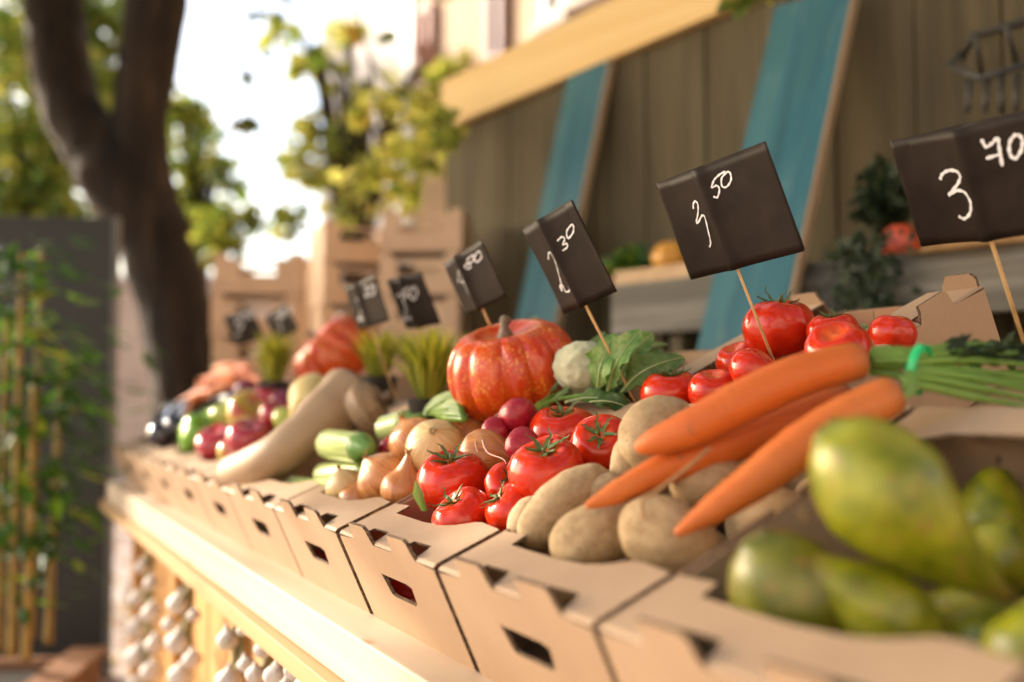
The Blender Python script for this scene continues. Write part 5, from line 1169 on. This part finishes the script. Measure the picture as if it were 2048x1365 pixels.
tb(limb([at(262, 400, td), at(205, 320, td), at(145, 220, td+.05), at(118, 110, td+.1), at(105, 0, td+.2), at(80, -220, td+.4), at(40, -500, td+.6)], [.17, .16, .15, .145, .15, .13, .08], 18, 2), 'limb', 'bark')
tb(limb([at(320, 480, td), at(290, 380, td), at(278, 260, td), at(296, 130, td), at(315, 0, td), at(345, -250, td), at(400, -500, td)], [.165, .15, .135, .14, .15, .12, .07], 18, 3), 'limb', 'bark')
def wv(x, y, z): return Vv(x, y, z)
shade_clumps = []; r = random.Random(21)  # crown out of view, its leaf clumps added and shaped to block light
for i in range(85): shade_clumps.append((wv(r.uniform(-2.9, 3.6), r.uniform(-3, 5.0), r.uniform(3.35, 4.8)), r.uniform(.5, .85)))  # overhead clumps hold back skylight over the stall
for i in range(8): shade_clumps.append((wv(r.uniform(-3.8, -3.1), r.uniform(4.5, 6.0), r.uniform(3.6, 4.4)), r.uniform(.25, .38)))  # small clumps set to dapple the sun on the near crates
for i in range(64): shade_clumps.append((wv(r.uniform(-2.9, -.6), r.uniform(3.0, 7.0), r.uniform(3.5, 5.0)), r.uniform(.32, .55)))  # clumps set to keep the sun off the hut wall
for i in range(16): shade_clumps.append((wv(r.uniform(-1.0, 1.6), r.uniform(4.0, 6.0), r.uniform(3.6, 5.2)), r.uniform(.35, .6)))
b = Bld(); leaf_cloud(b, shade_clumps, 17500, .165, 5); tb(b, 'crown', 'leaf_tree', False)
b = Bld()                                             # low twigs seen against the bright sky
tw = [(at(*q), rr) for q, rr in (((450, 20, 4.6), .10), ((520, 30, 4.6), .05), ((500, 150, 4.8), .035), ((505, 235, 4.7), .03), ((560, 10, 4.9), .08), ((420, -20, 4.6), .14), ((610, -10, 4.8), .09), ((480, 245, 4.7), .025), ((540, 110, 4.8), .03))]
leaf_cloud(b, tw, 60, .065, 8); tb(b, 'twig_leaves', 'leaf_tree', False)
b = Bld()
for q in ([(430, -160, 4.6), (470, 10, 4.6), (500, 130, 4.75), (505, 245, 4.7)], [(470, 10, 4.6), (540, 40, 4.75), (545, 110, 4.8)], [(560, -150, 4.9), (600, -20, 4.85), (560, 15, 4.9)]):
    b.tube(smooth_path([at(*x) for x in q], 5), .0035, 5)
tb(b, 'twigs', 'bark')

def far_tree(name, label, u, v, d, blobs, n, L, mat, seed, tr_r=.12, group='trees in the background'):
    base = at(u, v, d); base.z = 0; t = thing(name, label, 'tree', Matrix.Translation(base), group); r = random.Random(seed)
    C = [(at(*q)-base, rr) for q, rr in blobs]; top = max(c.z for c, _ in C); mid = sum((c for c, _ in C), Vector())/len(C)
    limb([Vv(0, 0, 0), Vv(.05, 0, mid.z*.5), mid], [tr_r, tr_r*.8, tr_r*.4], 12, seed).build('trunk', 'bark', t)
    b = Bld(); leaf_cloud(b, C, n, L, seed); b.build('crown', mat, t, False)
    b = Bld()
    for c, _ in C: b.tube(smooth_path([Vv(.03, 0, mid.z*.55), (mid+c)/2, c], 4), [tr_r*.4]*3+[tr_r*.25]*3+[tr_r*.1]*3, 6)
    b.build('branches', 'bark', t); return t
far_tree('leafy_tree', 'olive green tree behind the trunk at the upper left', 40, 900, 9.0, [((-60, 60, 9), .8), ((40, 150, 8.7), .75), ((130, 40, 9.3), .7), ((30, 330, 9), .75), ((120, 260, 9), .6), ((-90, 300, 9), .8), ((60, -60, 9), .8), ((200, 90, 9.4), .45), ((215, 200, 9.4), .30), ((-20, 420, 8.8), .6), ((120, 400, 9), .45), ((190, -20, 9.4), .6)], 3000, .15, 'leaf_warm', 31)
far_tree('leafy_tree', 'green tree low between the two limbs and the sky gap', 390, 900, 10.0, [((350, 250, 10), .35), ((385, 225, 10), .22), ((410, 275, 10), .28), ((360, 320, 10), .25), ((440, 330, 10.4), .22), ((345, 200, 10), .25), ((400, 345, 10), .16), ((375, 395, 10), .15), ((350, 445, 10), .16), ((430, 415, 10), .14), ((470, 370, 10), .10), ((395, 455, 10), .14)], 620, .14, 'leaf_warm', 32)
far_tree('leafy_tree', 'sunlit tree in front of the peach house', 690, 900, 7.2, [((680, 230, 7.2), .32), ((740, 170, 7.3), .25), ((650, 320, 7.1), .28), ((760, 300, 7.0), .36), ((830, 250, 6.9), .28), ((880, 290, 6.8), .22), ((700, 400, 7), .25), ((800, 370, 6.8), .20), ((650, 120, 7.4), .14), ((860, 200, 6.9), .12), ((620, 350, 7.3), .14), ((600, 120, 7.2), .10), ((610, 250, 7.2), .12), ((560, 60, 7.4), .12), ((690, 60, 7.4), .14), ((900, 140, 6.9), .10), ((590, 310, 7.2), .10)], 560, .12, 'leaf_sun', 33)
far_tree('leafy_shrub', 'small bright shrub beside the left stack of crates', 440, 900, 6.0, [((430, 440, 6), .18), ((460, 480, 6), .15), ((420, 500, 6), .14), ((500, 430, 6.2), .12), ((580, 440, 6.4), .14)], 260, .09, 'leaf_warm', 34, .03)
ov = thing('overhanging_branch', 'leafy sprig hanging into the top edge beside the nearer teal plank', 'branch', Matrix.Translation(at(1490, -40, 2.0)))
b = Bld(); leaf_cloud(b, [(at(1488, -12, 2.0)-at(1490, -40, 2.0), .022), (at(1510, -30, 2.0)-at(1490, -40, 2.0), .05)], 26, .045, 3); b.build('foliage', 'leaf_warm', ov, False)
Bld().tube([Vv(0, 0, 0), vd(.5, .6, 0)*.2, vd(.8, .9, -.3)*.6], [.002, .004, .008], 7).build('twig', 'bark', ov)

lbz = thing('overhanging_branch', 'bright leafy branch in front of the left end of the hut', 'branch', Matrix.Translation(at(800, 120, 3.2)))
o_ = at(800, 120, 3.2); b = Bld(); leaf_cloud(b, [(at(*q)-o_, rr) for q, rr in (((870, 245, 3.0), .06), ((835, 215, 3.05), .07), ((905, 270, 2.95), .04), ((800, 300, 3.1), .07), ((770, 200, 3.2), .08), ((740, 330, 3.2), .06), ((820, 370, 3.0), .05), ((850, 320, 3.0), .05), ((720, 230, 3.3), .06))], 170, .06, 6); b.build('foliage', 'leaf_sun', lbz, False)
for q in ([(700, -60, 3.4), (740, 120, 3.25), (835, 215, 3.05), (900, 265, 2.95)], [(740, 120, 3.25), (760, 240, 3.2), (810, 350, 3.05)]): Bld().tube(smooth_path([at(*x)-o_ for x in q], 6), .004, 6).build('twig', 'bark', lbz)

# ------------------------------------------------------------------ peach house and garden wall
hd = 8.5; hp = at(640, 700, hd); hx = Matrix.Rotation(math.radians(-52), 3, 'Z') @ Vector((RT.x, RT.y, 0)).normalized(); hy = ZAX.cross(hx)
hm = Matrix.Translation(Vector((hp.x, hp.y, 0))) @ Matrix((hx, hy, ZAX)).transposed().to_4x4()
hs_ = thing('peach_house', 'sunlit peach plastered house with dark red windows', 'house', hm)
def onhouse(u, v): rr = ray(u, v); o0 = Vector((hp.x, hp.y, 0)); k = ((o0-CAM).dot(hy))/rr.dot(hy); p = CAM+rr*k; return (p-o0).dot(hx), p.z
xw = [onhouse(u, 100)[0] for u in (640, 782, 834)]
Bld().box((0, 0, 0), (xw[1], 4, 6.5)).build('pale_wall', 'plaster_pale', hs_, False)
Bld().box((xw[2], -.02, 0), (8, 4, 6.5)).build('wall', 'plaster', hs_, False)
z0_ = onhouse(806, 175)[1]
Bld().box((xw[1]+.001, -.05, 0), (xw[2]-.001, 3.9, 6.5)).build('white_pilaster', 'white', hs_, False)
def hwin(u0, v0, u1, v1, mf, label=None, pane='glass'):
    xa_, zb1 = onhouse(u0, v1); xb_, _ = onhouse(u1, v1); zt1 = onhouse(u0, v0)[1]
    wf = Bld()
    fw_ = min(.05, (xb_-xa_)*.28)
    for lo, hi in (((xa_, -.08, zb1), (xa_+fw_, -.021, zt1)), ((xb_-fw_, -.08, zb1), (xb_, -.021, zt1)), ((xa_+fw_+.001, -.078, zb1), (xb_-fw_-.001, -.021, zb1+.05)), ((xa_+fw_+.001, -.078, zt1-.05), (xb_-fw_-.001, -.021, zt1))): wf.box(lo, hi)
    w_ = wf.build('window', mf, hs_, False)
    if label: w_['label'] = label
    Bld().box((xa_+fw_+.002, -.04, zb1+.052), (xb_-fw_-.002, -.0215, zt1-.052)).build('pane', pane, w_, False)
    Bld().box((xa_-.04, -.12, zb1-.055), (xb_+.04, -.021, zb1-.002)).build('sill', 'plaster_pale', w_, False)
hwin(846, 25, 878, 185, 'rust', 'narrow red brown framed window', 'rust')
hwin(988, -140, 1022, 135, 'redpaint', 'tall narrow dark red window', 'redpaint')
hwin(1100, -120, 1150, 55, 'white', 'pale window with bluish glass')
hwin(1150, -60, 1215, 15, 'rust')
Bld().box((-.2, -.35, 6.5), (8.2, 4.2, 6.65)).build('eaves', 'rust', hs_, False)
oh = thing('bounce_facade', 'unseen plastered house added behind the viewer to bounce light', 'house', Matrix.Translation((-3, -7, 0)))  # house added out of view for warm sun bounce and darker reflections
Bld().box((-14, -6, 0), (13, 0, 6.0)).build('wall', 'bounce_plaster', oh, False)
for k in range(5): Bld().box((-11+k*5, .001, 1.2), (-9.8+k*5, .05, 2.8)).build('window', 'glass', oh, False)
Bld().box((-14.4, -6.4, 6.001), (13.4, .4, 6.3)).build('eaves', 'rust', oh, False)
gw = at(300, 600, 13); gt = at(300, 560, 13).z
t = thing('garden_wall', 'low pale brown rendered wall beyond the tree', 'wall', Matrix.Translation(Vector((gw.x, gw.y, 0))) @ Matrix((Vector((RT.x, RT.y, 0)), ZAX.cross(Vector((RT.x, RT.y, 0))), ZAX)).transposed().to_4x4())
bevel(Bld().box((-9, 0, 0), (2.6, .25, gt)).build('wall', 'garden_wall', t, False), .02)
bevel(Bld().box((-9.05, -.05, gt+.001), (2.65, .30, gt+.07)).build('coping', 'plaster_pale', t, False), .01)
